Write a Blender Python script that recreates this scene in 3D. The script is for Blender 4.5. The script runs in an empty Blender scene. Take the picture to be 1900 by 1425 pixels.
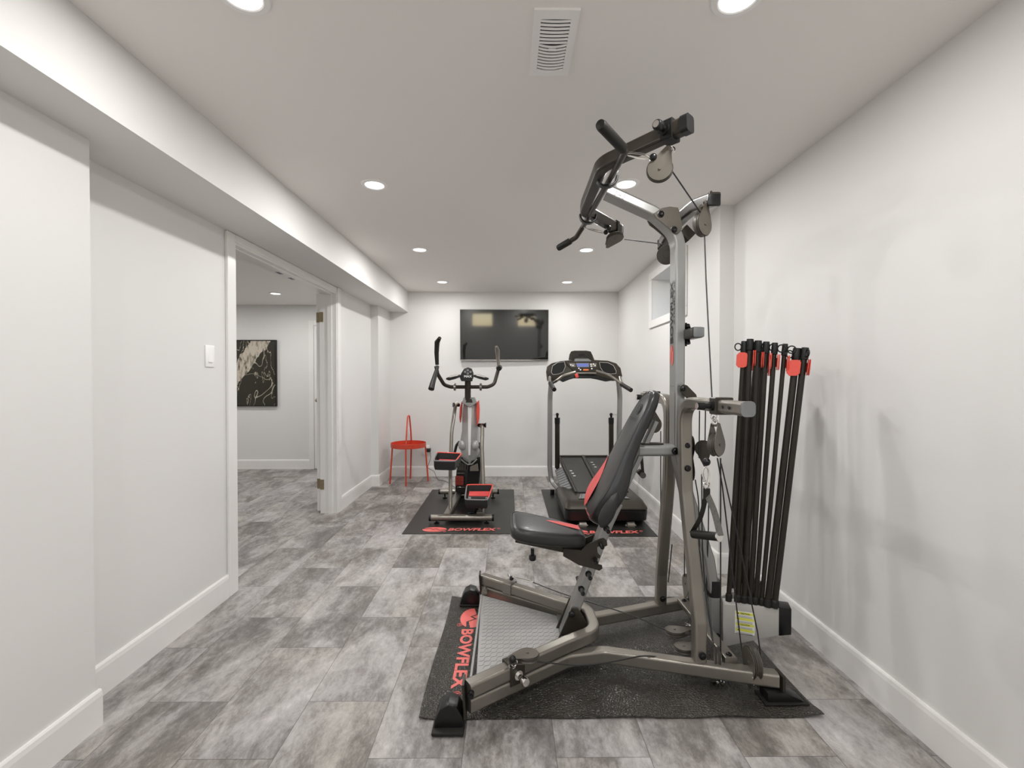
import bpy, bmesh, math, random
from mathutils import Vector, Matrix
random.seed(7)
PI = math.pi
V = Vector
scene = bpy.context.scene
COL = scene.collection
# ------------------------------------------------------------------ camera
FPX, CX, CY, CH = 844.0, 950.0, 712.5, 1.25
YAW = 0.0059241
PIT = 0.0124399
FW = V((math.sin(YAW)*math.cos(PIT), math.cos(YAW)*math.cos(PIT), -math.sin(PIT)))
RT = V((math.cos(YAW), -math.sin(YAW), 0))
UP = RT.cross(FW)
cd = bpy.data.cameras.new('camera'); cam = bpy.data.objects.new('camera', cd); COL.objects.link(cam)
cd.sensor_fit = 'HORIZONTAL'; cd.sensor_width = 36.0; cd.lens = FPX/1900*36.0
cd.clip_start = 0.02; cd.clip_end = 200
cam.location = (0, 0, CH); cam.rotation_euler = (PI/2-PIT, 0, -YAW)
scene.camera = cam
def at(px, py, Y):
    """the point of the room seen at a pixel of the 1900x1425 photo, at depth Y"""
    d = RT*((px-CX)/FPX) + UP*((CY-py)/FPX) + FW
    t = Y/d.y
    return V((d.x*t, Y, CH+d.z*t))
# ------------------------------------------------------------------ view, world
vs = scene.view_settings
scene.display_settings.display_device = 'sRGB'
vs.view_transform = 'Standard'; vs.look = 'None'; vs.gamma = 1.0; vs.use_curve_mapping = False
vs.exposure = -0.82
w = bpy.data.worlds.new('world'); scene.world = w; w.use_nodes = True
wn = w.node_tree.nodes; wl = w.node_tree.links
sky = wn.new('ShaderNodeTexSky'); sky.sky_type = 'NISHITA'; sky.sun_disc = False
sky.air_density = 1.0; sky.dust_density = 0.1; sky.sun_elevation = math.radians(50); sky.sun_rotation = math.radians(180)
wl.new(sky.outputs[0], wn['Background'].inputs[0]); wn['Background'].inputs[1].default_value = 1.0
# ------------------------------------------------------------------ ceiling lamps' light (one per downlight)
H = 2.35
ROOM_LAMPS = [(-0.765, 1.32), (0.66, 1.32), (-0.765, 2.6), (0.66, 2.58), (-0.765, 3.9), (0.66, 3.9),
              (-0.765, 5.2), (0.66, 5.2), (-0.765, 0.02), (0.66, 0.02), (-0.765, -1.1), (0.66, -1.1)]  # pairs beside and behind the camera are unseen, added to light the room
HALL_Z = 2.257
HALL_LAMPS = [(-2.77, 5.42), (-4.2, 5.3), (-3.0, 3.9), (-4.3, 3.6)]  # only the first is in view; the rest are added to brighten the hall
for (x, y, z, e) in [(a, b, H, 14.0*(0.98 if b > 5 else 1.42 if b > 3 else 0.98)) for a, b in ROOM_LAMPS] + [(a, b, HALL_Z, 17.0) for a, b in HALL_LAMPS]:
    ld = bpy.data.lights.new('downlight_light', 'AREA'); ld.shape = 'DISK'; ld.size = 0.085
    ld.energy = e; ld.color = (1.0, 0.985, 0.97); ld.spread = math.radians(180)
    lo = bpy.data.objects.new('downlight_light', ld); COL.objects.link(lo)
    lo.location = (x, y, z-0.012)
# ------------------------------------------------------------------ materials
def mat(name, col, rough=0.5, metal=0.0, noise=0.0, nscale=8.0, bump=0.0, bscale=200.0, coat=0.0, emit=None, es=1.0, rvar=0.0, spec=None, btype='noise', bdist=0.001):
    m = bpy.data.materials.new(name); m.use_nodes = True
    n = m.node_tree.nodes; l = m.node_tree.links; b = n['Principled BSDF']
    b.inputs['Base Color'].default_value = (*col, 1); b.inputs['Roughness'].default_value = rough
    b.inputs['Metallic'].default_value = metal
    if coat: b.inputs['Coat Weight'].default_value = coat; b.inputs['Coat Roughness'].default_value = 0.1
    if spec is not None: b.inputs['Specular IOR Level'].default_value = spec
    if emit: b.inputs['Emission Color'].default_value = (*emit, 1); b.inputs['Emission Strength'].default_value = es
    tc = n.new('ShaderNodeTexCoord')
    if noise or rvar:
        t = n.new('ShaderNodeTexNoise'); t.inputs['Scale'].default_value = nscale; t.inputs['Detail'].default_value = 5
        l.new(tc.outputs['Object'], t.inputs['Vector'])
        if noise:
            mr = n.new('ShaderNodeMapRange'); l.new(t.outputs['Fac'], mr.inputs['Value'])
            mr.inputs['From Min'].default_value = 0.3; mr.inputs['From Max'].default_value = 0.7
            mr.inputs['To Min'].default_value = 1-noise; mr.inputs['To Max'].default_value = 1+noise
            vm = n.new('ShaderNodeVectorMath'); vm.operation = 'SCALE'; vm.inputs[0].default_value = col
            l.new(mr.outputs[0], vm.inputs['Scale']); l.new(vm.outputs[0], b.inputs['Base Color'])
        if rvar:
            mr = n.new('ShaderNodeMapRange'); l.new(t.outputs['Fac'], mr.inputs['Value'])
            mr.inputs['To Min'].default_value = max(0, rough-rvar); mr.inputs['To Max'].default_value = rough+rvar
            l.new(mr.outputs[0], b.inputs['Roughness'])
    if bump:
        if btype == 'noise':
            t2 = n.new('ShaderNodeTexNoise'); t2.inputs['Detail'].default_value = 3; o = t2.outputs['Fac']
        else:
            t2 = n.new('ShaderNodeTexVoronoi'); t2.feature = 'DISTANCE_TO_EDGE'; o = t2.outputs['Distance']
        t2.inputs['Scale'].default_value = bscale
        l.new(tc.outputs['Object'], t2.inputs['Vector'])
        if btype != 'noise':
            mr = n.new('ShaderNodeMapRange'); mr.inputs['From Max'].default_value = 0.25
            l.new(o, mr.inputs['Value']); o = mr.outputs[0]
        bp = n.new('ShaderNodeBump'); bp.inputs['Strength'].default_value = bump; bp.inputs['Distance'].default_value = bdist
        l.new(o, bp.inputs['Height']); l.new(bp.outputs[0], b.inputs['Normal'])
    return m
WALL = mat('wall_paint', (0.765, 0.757, 0.74), 0.6, bump=0.08, bscale=350, noise=0.01, nscale=2)
CEIL = mat('ceiling_paint', (0.90, 0.875, 0.85), 0.8, bump=0.1, bscale=250)
TRIM = mat('trim_paint', (0.84, 0.83, 0.81), 0.32, noise=0.01)
WHITE = mat('white_plastic', (0.93, 0.92, 0.91), 0.35, noise=0.01)
GUN = mat('pewter_metal', (0.27, 0.25, 0.218), 0.30, 0.65, noise=0.08, nscale=3)
SILVER = mat('silver_metal', (0.36, 0.36, 0.35), 0.32, 0.6, noise=0.05, nscale=3)
DARK = mat('dark_metal', (0.045, 0.038, 0.029), 0.33, 0.4, noise=0.1, nscale=9)
BLACKM = mat('black_metal', (0.008, 0.008, 0.008), 0.28, 0.0, spec=0.4, noise=0.1)
CHROME = mat('chrome', (0.8, 0.78, 0.75), 0.12, 1.0, noise=0.03)
RUBBER = mat('black_rubber', (0.014, 0.013, 0.011), 0.5, spec=0.35, noise=0.15, bump=0.1)
PLAST = mat('black_plastic', (0.018, 0.018, 0.018), 0.36, spec=0.4, noise=0.15, nscale=20)
PULLEY = mat('pulley_plastic', (0.06, 0.052, 0.042), 0.4, noise=0.15, nscale=30)
PLATE = mat('pulley_plate', (0.13, 0.116, 0.096), 0.32, 0.3, noise=0.1, nscale=12)
CAPG = mat('grey_cap_plastic', (0.20, 0.205, 0.205), 0.45, noise=0.06)
LEATHER = mat('black_leather', (0.020, 0.020, 0.020), 0.34, noise=0.15, nscale=6, bump=0.15, bscale=400, coat=0.1, spec=0.5)
REDV = mat('red_vinyl', (0.72, 0.085, 0.08), 0.4, noise=0.08)
REDP = mat('red_plastic', (0.80, 0.09, 0.06), 0.35, noise=0.06)
REDPR = mat('red_print', (0.80, 0.16, 0.14), 0.5, noise=0.05)
BLACKPR = mat('black_print', (0.015, 0.015, 0.015), 0.5, noise=0.05)
TABRED = mat('table_red_paint', (0.62, 0.062, 0.03), 0.4, noise=0.05)
MATV = mat('vinyl_mat', (0.022, 0.021, 0.018), 0.42, noise=0.12, nscale=5, bump=0.2, bscale=500)
MATL = mat('embossed_vinyl_mat', (0.033, 0.029, 0.022), 0.38, noise=0.15, nscale=5, bump=1.0, bscale=95, btype='v', bdist=0.002, spec=0.7)
ROD = mat('rod_sleeve', (0.022, 0.018, 0.013), 0.34, spec=0.35, noise=0.1)
CABLE = mat('cable_jacket', (0.02, 0.02, 0.02), 0.35, noise=0.05)
WEB = mat('grey_webbing', (0.11, 0.105, 0.095), 0.8, noise=0.2, nscale=120, bump=0.3, bscale=600)
BOXG = mat('rod_box_grey', (0.44, 0.425, 0.40), 0.42, noise=0.04)
LCD = mat('lcd_blue', (0.12, 0.16, 0.42), 0.3, emit=(0.25, 0.32, 0.75), es=0.35, noise=0.02)
BRASS = mat('satin_nickel', (0.42, 0.35, 0.23), 0.35, 0.8, noise=0.1, nscale=40)
GLOW = mat('downlight_diffuser', (0.9, 0.9, 0.9), 0.5, emit=(1.0, 0.97, 0.94), es=6.0, noise=0.01)
SHROUD = mat('silver_plastic', (0.52, 0.52, 0.51), 0.36, 0.35, noise=0.04, nscale=3)
DIAM = mat('platform_plastic', (0.33, 0.325, 0.315), 0.42, noise=0.05)
YEL = mat('label_yellow', (0.75, 0.75, 0.12), 0.5, noise=0.03)
LABEL = mat('label_paper', (0.82, 0.82, 0.80), 0.5, noise=0.02)
ORANGE = mat('orange_button', (0.85, 0.22, 0.06), 0.4, noise=0.02)
SCREEN = mat('screen_glass', (0.010, 0.010, 0.009), 0.05, noise=0.02, spec=1.0)
SHADOWGAP = mat('dark_gap', (0.01, 0.01, 0.01), 0.8, noise=0.02)
def glass_mat():
    m = bpy.data.materials.new('window_glass'); m.use_nodes = True
    n = m.node_tree.nodes; l = m.node_tree.links
    n.remove(n['Principled BSDF']); o = n['Material Output']
    t = n.new('ShaderNodeBsdfTransparent'); g = n.new('ShaderNodeBsdfGlossy'); g.inputs['Roughness'].default_value = 0.03
    f = n.new('ShaderNodeFresnel'); f.inputs['IOR'].default_value = 1.45
    mx = n.new('ShaderNodeMixShader'); l.new(f.outputs[0], mx.inputs[0]); l.new(t.outputs[0], mx.inputs[1]); l.new(g.outputs[0], mx.inputs[2])
    l.new(mx.outputs[0], o.inputs['Surface']); return m
GLASS = glass_mat()
def floor_mat():
    m = bpy.data.materials.new('vinyl_tile_floor'); m.use_nodes = True
    n = m.node_tree.nodes; l = m.node_tree.links; b = n['Principled BSDF']
    tc = n.new('ShaderNodeTexCoord'); sp = n.new('ShaderNodeSeparateXYZ'); l.new(tc.outputs['Object'], sp.inputs[0])
    def M(op, a, bb=None, c=None):
        x = n.new('ShaderNodeMath'); x.operation = op
        for i, v in enumerate((a, bb, c)):
            if v is None: continue
            if isinstance(v, (int, float)): x.inputs[i].default_value = v
            else: l.new(v, x.inputs[i])
        return x.outputs[0]
    cx = M('DIVIDE', M('ADD', sp.outputs[0], 31*0.31-0.465+0.31), 0.31)
    ci = M('FLOOR', cx); par = M('MODULO', ci, 2.0)
    ry = M('DIVIDE', M('SUBTRACT', M('ADD', sp.outputs[1], 20*0.62-1.749), M('MULTIPLY', par, 0.354)), 0.62)
    ri = M('FLOOR', ry)
    fx = M('FRACT', cx); fy = M('FRACT', ry)
    ex = M('MULTIPLY', M('MINIMUM', fx, M('SUBTRACT', 1.0, fx)), 0.31)
    ey = M('MULTIPLY', M('MINIMUM', fy, M('SUBTRACT', 1.0, fy)), 0.62)
    seam = M('LESS_THAN', M('MINIMUM', ex, ey), 0.0011)
    cb = n.new('ShaderNodeCombineXYZ'); l.new(ci, cb.inputs[0]); l.new(ri, cb.inputs[1])
    wn_ = n.new('ShaderNodeTexWhiteNoise'); wn_.noise_dimensions = '3D'; l.new(cb.outputs[0], wn_.inputs['Vector'])
    off = n.new('ShaderNodeVectorMath'); off.operation = 'SCALE'; l.new(wn_.outputs['Color'], off.inputs[0]); off.inputs['Scale'].default_value = 30
    mp = n.new('ShaderNodeMapping'); mp.inputs['Scale'].default_value = (1.25, 0.6, 1); l.new(tc.outputs['Object'], mp.inputs[0])
    ad = n.new('ShaderNodeVectorMath'); l.new(mp.outputs[0], ad.inputs[0]); l.new(off.outputs[0], ad.inputs[1])
    def noise(sc, det, rough, dist=0.0):
        t = n.new('ShaderNodeTexNoise'); t.inputs['Scale'].default_value = sc; t.inputs['Detail'].default_value = det
        t.inputs['Roughness'].default_value = rough; t.inputs['Distortion'].default_value = dist
        l.new(ad.outputs[0], t.inputs['Vector']); return t.outputs['Fac']
    a1 = noise(2.6, 9, 0.62, 0.9); a2 = noise(16, 8, 0.72, 0.4); a3 = noise(55, 7, 0.8, 0.3)
    s = M('SUBTRACT', M('ADD', M('ADD', M('MULTIPLY', a1, 0.52), M('MULTIPLY', a2, 0.34)), M('MULTIPLY', a3, 0.22)), 0.055)
    s = M('ADD', s, M('MULTIPLY', M('SUBTRACT', wn_.outputs['Value'], 0.5), 0.07))
    cr = n.new('ShaderNodeValToRGB'); l.new(s, cr.inputs[0])
    e = cr.color_ramp.elements
    e[0].position = 0.34; e[0].color = (0.088, 0.082, 0.076, 1)
    e[1].position = 0.72; e[1].color = (0.755, 0.738, 0.738, 1)
    q = cr.color_ramp.elements.new(0.44); q.color = (0.195, 0.182, 0.175, 1)
    q = cr.color_ramp.elements.new(0.52); q.color = (0.354, 0.340, 0.336, 1)
    q = cr.color_ramp.elements.new(0.60); q.color = (0.484, 0.468, 0.467, 1)
    # slow warm / cool drift
    b1 = noise(2.2, 3, 0.5)
    cr2 = n.new('ShaderNodeValToRGB'); l.new(b1, cr2.inputs[0])
    cr2.color_ramp.elements[0].position = 0.35; cr2.color_ramp.elements[0].color = (1.02, 0.99, 0.92, 1)
    cr2.color_ramp.elements[1].position = 0.62; cr2.color_ramp.elements[1].color = (1.0, 0.99, 0.99, 1)
    mu = n.new('ShaderNodeMix'); mu.data_type = 'RGBA'; mu.blend_type = 'MULTIPLY'; mu.inputs[0].default_value = 1.0
    l.new(cr.outputs[0], mu.inputs[6]); l.new(cr2.outputs[0], mu.inputs[7])
    mx = n.new('ShaderNodeMix'); mx.data_type = 'RGBA'; l.new(M('MULTIPLY', seam, 0.75), mx.inputs[0]); l.new(mu.outputs[2], mx.inputs[6])
    mx.inputs[7].default_value = (0.06, 0.055, 0.05, 1)
    l.new(mx.outputs[2], b.inputs['Base Color'])
    mr = n.new('ShaderNodeMapRange'); l.new(a2, mr.inputs['Value']); mr.inputs['To Min'].default_value = 0.32; mr.inputs['To Max'].default_value = 0.6
    l.new(mr.outputs[0], b.inputs['Roughness'])
    bp = n.new('ShaderNodeBump'); bp.inputs['Strength'].default_value = 0.35; bp.inputs['Distance'].default_value = 0.001
    l.new(M('SUBTRACT', a3, seam), bp.inputs['Height']); l.new(bp.outputs[0], b.inputs['Normal'])
    return m
FLOOR = floor_mat()
def art_mat():
    m = bpy.data.materials.new('marble_print'); m.use_nodes = True
    n = m.node_tree.nodes; l = m.node_tree.links; b = n['Principled BSDF']; b.inputs['Roughness'].default_value = 0.25
    tc = n.new('ShaderNodeTexCoord')
    def N(sc, det, vec, rough=0.6, dist=0.0):
        t = n.new('ShaderNodeTexNoise'); t.inputs['Scale'].default_value = sc; t.inputs['Detail'].default_value = det
        t.inputs['Roughness'].default_value = rough; t.inputs['Distortion'].default_value = dist; l.new(vec, t.inputs['Vector']); return t.outputs['Fac']
    def M(op, a, bb=None):
        x = n.new('ShaderNodeMath'); x.operation = op
        for i, v in enumerate((a, bb)):
            if v is None: continue
            if isinstance(v, (int, float)): x.inputs[i].default_value = v
            else: l.new(v, x.inputs[i])
        return x.outputs[0]
    sp = n.new('ShaderNodeSeparateXYZ'); l.new(tc.outputs['Object'], sp.inputs[0])
    # d: signed distance from a slanting band running up to the right
    nb = N(5, 6, tc.outputs['Object'], 0.65)
    d = M('ADD', M('SUBTRACT', M('MULTIPLY', sp.outputs[0], 0.80), M('MULTIPLY', sp.outputs[2], 0.60)), M('MULTIPLY', M('SUBTRACT', nb, 0.5), 0.16))
    band = M('LESS_THAN', M('ABSOLUTE', M('ADD', d, 0.16)), 0.105)
    mp = n.new('ShaderNodeMapping'); mp.inputs['Rotation'].default_value = (0, math.radians(-37), 0); mp.inputs['Scale'].default_value = (6, 6, 1.6)
    l.new(tc.outputs['Object'], mp.inputs[0])
    g = N(3.5, 8, mp.outputs[0], 0.7, 0.5)
    c1 = n.new('ShaderNodeValToRGB'); l.new(g, c1.inputs[0])
    c1.color_ramp.elements[0].position = 0.38; c1.color_ramp.elements[0].color = (0.05, 0.045, 0.03, 1)
    c1.color_ramp.elements[1].position = 0.52; c1.color_ramp.elements[1].color = (0.58, 0.52, 0.43, 1)
    v1 = M('LESS_THAN', M('ABSOLUTE', M('SUBTRACT', N(2.2, 2, tc.outputs['Object'], 0.45, 0.5), 0.5)), 0.004)
    v2 = M('LESS_THAN', M('ABSOLUTE', M('SUBTRACT', N(1.6, 5, mp.outputs[0], 0.5), 0.44)), 0.007)
    vv = M('MAXIMUM', v1, v2)
    c2 = n.new('ShaderNodeMix'); c2.data_type = 'RGBA'; l.new(vv, c2.inputs[0])
    c2.inputs[6].default_value = (0.030, 0.028, 0.018, 1); c2.inputs[7].default_value = (0.42, 0.38, 0.30, 1)
    mx = n.new('ShaderNodeMix'); mx.data_type = 'RGBA'; l.new(band, mx.inputs[0]); l.new(c2.outputs[2], mx.inputs[6]); l.new(c1.outputs[0], mx.inputs[7])
    l.new(mx.outputs[2], b.inputs['Base Color']); return m
ART = art_mat()
# ------------------------------------------------------------------ mesh helpers
def rrect(w, h, r, k=3):
    r = min(r, w/2-1e-4, h/2-1e-4); out = []
    for cx, cy, a0 in ((w/2-r, h/2-r, 0), (-w/2+r, h/2-r, 90), (-w/2+r, -h/2+r, 180), (w/2-r, -h/2+r, 270)):
        e = min(.0009, r*.12)
        for i in range(k+1):
            a = math.radians(a0+90*i/k); x, y = cx+r*math.cos(a), cy+r*math.sin(a)
            if i == 0: out.append((x+e*math.sin(a), y-e*math.cos(a)))
            out.append((x, y))
            if i == k: out.append((x-e*math.sin(a), y+e*math.cos(a)))
    return out
def circ(r, k=12): return [(r*math.cos(2*PI*i/k), r*math.sin(2*PI*i/k)) for i in range(k)]
def ell(a, b, k=16): return [(a*math.cos(2*PI*i/k), b*math.sin(2*PI*i/k)) for i in range(k)]
def fillet(pts, r, k=5):
    pts = [V(p) for p in pts]; out = [pts[0]]
    rs = r if isinstance(r, (list, tuple)) else [r]*len(pts)
    for i in range(1, len(pts)-1):
        a, b, c = pts[i-1], pts[i], pts[i+1]
        u = (a-b); w_ = (c-b); lu, lw = u.length, w_.length; u.normalize(); w_.normalize()
        ang = u.angle(w_, PI)
        if ang > PI-0.02: out.append(b); continue
        d = min(rs[i]/math.tan(ang/2), lu*0.48, lw*0.48)
        p0, p1 = b+u*d, b+w_*d
        for j in range(k+1):
            t = j/k; out.append(p0*(1-t)**2 + b*2*t*(1-t) + p1*t*t)
    out.append(pts[-1]); return out
def frame(n, hint=None):
    n = V(n).normalized(); h = V(hint) if hint is not None else (V((0, 0, 1)) if abs(n.z) < 0.9 else V((1, 0, 0)))
    a = (h - n*h.dot(n)).normalized(); return n.cross(a).normalized() if False else a.cross(n).normalized(), a, n
class MB:
    def __init__(s): s.bm = bmesh.new()
    def loft(s, rings, caps=True, closed=True):
        vs_ = [[s.bm.verts.new(p) for p in r] for r in rings]
        for a, b in zip(vs_[:-1], vs_[1:]):
            k = len(a)
            for i in range(k if closed else k-1):
                j = (i+1) % k
                s.bm.faces.new((a[i], a[j], b[j], b[i]))
        if caps and closed:
            s.bm.faces.new(list(reversed(vs_[0]))); s.bm.faces.new(vs_[-1])
        return s
    def sweep(s, path, prof, up=(0, 0, 1), caps=True, scale=None):
        """prof x runs sideways, prof y runs along 'up'"""
        path = [V(p) for p in path]; up = V(up); rings = []
        m = len(path)
        for i, p in enumerate(path):
            if i == 0: t = path[1]-p
            elif i == m-1: t = p-path[-2]
            else: t = (path[i+1]-p).normalized() + (p-path[i-1]).normalized()
            t.normalize(); u = up - t*up.dot(t)
            if u.length < 1e-3:
                u = V((1, 0, 0)) - t*t.x
            u.normalize(); sd = t.cross(u)
            k = scale[i] if scale else 1.0
            rings.append([p + sd*(x*k) + u*(y*k) for x, y in prof])
        return s.loft(rings, caps)
    def tube(s, path, r, k=10, scale=None, up=(0, 0, 1)): return s.sweep(path, circ(r, k), up, True, scale)
    def cyl(s, a, b, r, k=16, r2=None):
        a, b = V(a), V(b); sx, u, n = frame(b-a); r2 = r if r2 is None else r2
        return s.loft([[a+sx*x*r+u*y*r for x, y in circ(1, k)], [b+sx*x*r2+u*y*r2 for x, y in circ(1, k)]])
    def lathe(s, c, axis, prof, k=24, hint=None):
        """prof: (r, h) pairs along the axis"""
        c = V(c); sx, u, n = frame(axis, hint)
        return s.loft([[c+n*h+sx*x*r+u*y*r for x, y in circ(1, k)] for r, h in prof])
    def box(s, lo, hi, bev=0.0, seg=2):
        x0, y0, z0 = lo; x1, y1, z1 = hi
        P = [V(p) for p in ((x0, y0, z0), (x1, y0, z0), (x1, y1, z0), (x0, y1, z0), (x0, y0, z1), (x1, y0, z1), (x1, y1, z1), (x0, y1, z1))]
        return s.hexa(P, bev, seg)
    def hexa(s, P, bev=0.0, seg=2):
        v = [s.bm.verts.new(V(p)) for p in P]
        fs = [s.bm.faces.new([v[i] for i in q]) for q in ((3, 2, 1, 0), (4, 5, 6, 7), (0, 1, 5, 4), (1, 2, 6, 5), (2, 3, 7, 6), (3, 0, 4, 7))]
        if bev:
            es = {e for f in fs for e in f.edges}
            bmesh.ops.bevel(s.bm, geom=list(es), offset=bev, segments=seg, profile=0.5, affect='EDGES')
        return s
    def obox(s, c, ax, ay, az, sx, sy, sz, bev=0.0, seg=2):
        c = V(c); ax, ay, az = V(ax).normalized(), V(ay).normalized(), V(az).normalized()
        P = [c+ax*(i*sx/2)+ay*(j*sy/2)+az*(k*sz/2) for k in (-1, 1) for i, j in ((-1, -1), (1, -1), (1, 1), (-1, 1))]
        return s.hexa(P, bev, seg)
    def prism(s, pts, vec, bev=0.0, seg=2):
        pts = [V(p) for p in pts]; vec = V(vec)
        a = [s.bm.verts.new(p) for p in pts]; b = [s.bm.verts.new(p+vec) for p in pts]
        n = len(pts); fs = [s.bm.faces.new(list(reversed(a))), s.bm.faces.new(b)]
        for i in range(n): fs.append(s.bm.faces.new((a[i], a[(i+1) % n], b[(i+1) % n], b[i])))
        if bev:
            es = {e for f in fs[:2] for e in f.edges}
            bmesh.ops.bevel(s.bm, geom=list(es), offset=bev, segments=seg, profile=0.5, affect='EDGES')
        return s
    def ball(s, c, r, k=14, sz=None):
        mt = Matrix.Translation(V(c))
        if sz: mt = mt @ Matrix.Diagonal((*sz, 1))
        bmesh.ops.create_uvsphere(s.bm, u_segments=k, v_segments=k//2+1, radius=r, matrix=mt); return s
    def ring(s, c, normal, R, r, k=20, k2=8, sq=1.0, hint=None):
        c = V(c); sx, u, n = frame(normal, hint); rows = []
        for i in range(k):
            a = 2*PI*i/k; d = sx*math.cos(a)+u*math.sin(a)*sq; cc = c+d*R
            dn = d.normalized()
            rows.append([s.bm.verts.new(cc+dn*(r*math.cos(2*PI*j/k2))+n*(r*math.sin(2*PI*j/k2))) for j in range(k2)])
        for i in range(k):
            a, b = rows[i], rows[(i+1) % k]
            for j in range(k2):
                jj = (j+1) % k2; s.bm.faces.new((a[j], a[jj], b[jj], b[j]))
        return s
    def poly(s, pts): s.bm.faces.new([s.bm.verts.new(V(p)) for p in pts]); return s
    def obj(s, name, m, parent=None, label=None, smooth=35):
        me = bpy.data.meshes.new(name)
        bmesh.ops.recalc_face_normals(s.bm, faces=s.bm.faces)
        off = V((0, 0, 0))
        if parent is not None:
            p = parent
            while p is not None: off += p.location; p = p.parent
            bmesh.ops.translate(s.bm, verts=s.bm.verts, vec=-off)
        s.bm.to_mesh(me); s.bm.free()
        me.materials.append(m)
        if smooth:
            me.polygons.foreach_set('use_smooth', [True]*len(me.polygons))
            me.set_sharp_from_angle(angle=math.radians(smooth))
        o = bpy.data.objects.new(name, me); COL.objects.link(o)
        if parent is not None: o.parent = parent
        if label: o['label'] = label
        return o
def thing(name, label, cat, loc=(0, 0, 0), group=None):
    o = bpy.data.objects.new(name, None); COL.objects.link(o); o.location = loc; o.empty_display_size = 0.1
    o['label'] = label; o['category'] = cat
    if group: o['group'] = group
    return o
def tag(o, label, cat, group=None):
    o['label'] = label; o['category'] = cat
    if group: o['group'] = group
    return o
def struct(o): o['kind'] = 'structure'; return o
def text_mb(body, origin, xdir, ydir, size, bold=0.0, sx=1.0, shear=0.0, spacing=1.0, depth=0.0004, width=None):
    """lettering laid on a surface: text runs along xdir, its tops point along ydir"""
    c = bpy.data.curves.new('t', 'FONT'); c.body = body; c.size = 1.0; c.offset = bold; c.shear = shear
    c.space_character = spacing; c.resolution_u = 3
    o = bpy.data.objects.new('t', c); COL.objects.link(o)
    dg = bpy.context.evaluated_depsgraph_get(); dg.update()
    me = bpy.data.meshes.new_from_object(o.evaluated_get(dg))
    bpy.data.objects.remove(o); bpy.data.curves.remove(c)
    xs = [v.co.x for v in me.vertices]; ys = [v.co.y for v in me.vertices]
    x0, x1, y0, y1 = min(xs), max(xs), min(ys), max(ys)
    kx = (width/(x1-x0)) if width else size/(y1-y0)*sx
    ky = size/(y1-y0)
    X, Y = V(xdir).normalized(), V(ydir).normalized(); N = X.cross(Y); O = V(origin)
    mb = MB(); mb.bm.from_mesh(me); bpy.data.meshes.remove(me)
    for v in mb.bm.verts:
        v.co = O + X*((v.co.x-x0)*kx) + Y*((v.co.y-y0)*ky) + N*depth
    return mb
def emblem_mb(c, xdir, ydir, a, b, mb=None, depth=0.0004, g=0.10):
    """round emblem split by a zigzag: two facing shapes"""
    mb = mb or MB(); X, Y = V(xdir).normalized(), V(ydir).normalized(); N = X.cross(Y); c = V(c)
    zz = [(-1.0, 0.30), (-0.35, 0.42), (-0.12, -0.10), (0.12, 0.28), (0.40, -0.35), (1.0, -0.22)]
    def arc(a0, a1, k=18): return [(math.cos(math.radians(a0+(a1-a0)*i/k)), math.sin(math.radians(a0+(a1-a0)*i/k))) for i in range(k+1)]
    up = arc(-4, 158) + [(x, y+g) for x, y in zz[1:-1]]
    dn = arc(176, 338) + [(x, y-g) for x, y in reversed(zz[1:-1])]
    for pl in (up, dn): mb.poly([c+X*(x*a)+Y*(y*b)+N*depth for x, y in pl])
    return mb
# ------------------------------------------------------------------ the room
HB = 5.80                      # back wall
def XR(y): return 1.342 + (y-2.9)*0.0165   # the far right wall leans very slightly out
struct(MB().box((-5.4, -1.7, -0.06), (1.75, 6.5, 0)).obj('floor', FLOOR, smooth=0))
struct(MB().box((-1.745, -1.7, H), (1.75, 6.0, H+0.08)).obj('ceiling', CEIL, smooth=0))
struct(MB().box((-5.4, -1.7, HALL_Z), (-1.745, 6.5, HALL_Z+0.08)).obj('ceiling_hall', CEIL, smooth=0))
struct(MB().box((-1.745, HB, 0), (1.75, HB+0.12, H)).obj('wall_back', WALL, smooth=0))
# right wall: near part, then a slightly thicker far part with a basement window
m = MB(); m.box((1.434, -1.7, 0), (1.75, 2.9, H))
WY0, WY1, WZ0, WZ1 = 3.52, 4.345, 1.80, 2.19
def slab(m, y0, y1, z0, z1, x1=1.75):
    m.hexa([(XR(y0), y0, z0), (x1, y0, z0), (x1, y1, z0), (XR(y1), y1, z0), (XR(y0), y0, z1), (x1, y0, z1), (x1, y1, z1), (XR(y1), y1, z1)])
slab(m, 2.9, WY0, 0, H); slab(m, WY1, HB, 0, H); slab(m, WY0, WY1, 0, WZ0); slab(m, WY0, WY1, WZ1, H)
struct(m.obj('wall_right', WALL, smooth=0))
# window in the right wall
w1 = MB(); f = 0.03
w1.box((1.66, WY0, WZ0), (1.70, WY1, WZ0+f)).box((1.66, WY0, WZ1-f), (1.70, WY1, WZ1)).box((1.66, WY0, WZ0+f), (1.70, WY0+f, WZ1-f)).box((1.66, WY1-f, WZ0+f), (1.70, WY1, WZ1-f)).box((1.665, 3.92, WZ0+f), (1.695, 3.95, WZ1-f))
win = struct(w1.obj('window_1', TRIM, smooth=0)); win['label'] = 'basement window set deep in the right wall'
MB().box((1.678, WY0+f, WZ0+f), (1.682, WY1-f, WZ1-f)).obj('pane', GLASS, win, smooth=0)
def trimbox(m, y0, y1, z0, z1, t=0.016):
    m.hexa([(XR(y0)-t, y0, z0), (XR(y0), y0, z0), (XR(y1), y1, z0), (XR(y1)-t, y1, z0), (XR(y0)-t, y0, z1), (XR(y0), y0, z1), (XR(y1), y1, z1), (XR(y1)-t, y1, z1)], 0.003, 1)
m = MB(); c = 0.07
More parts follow.
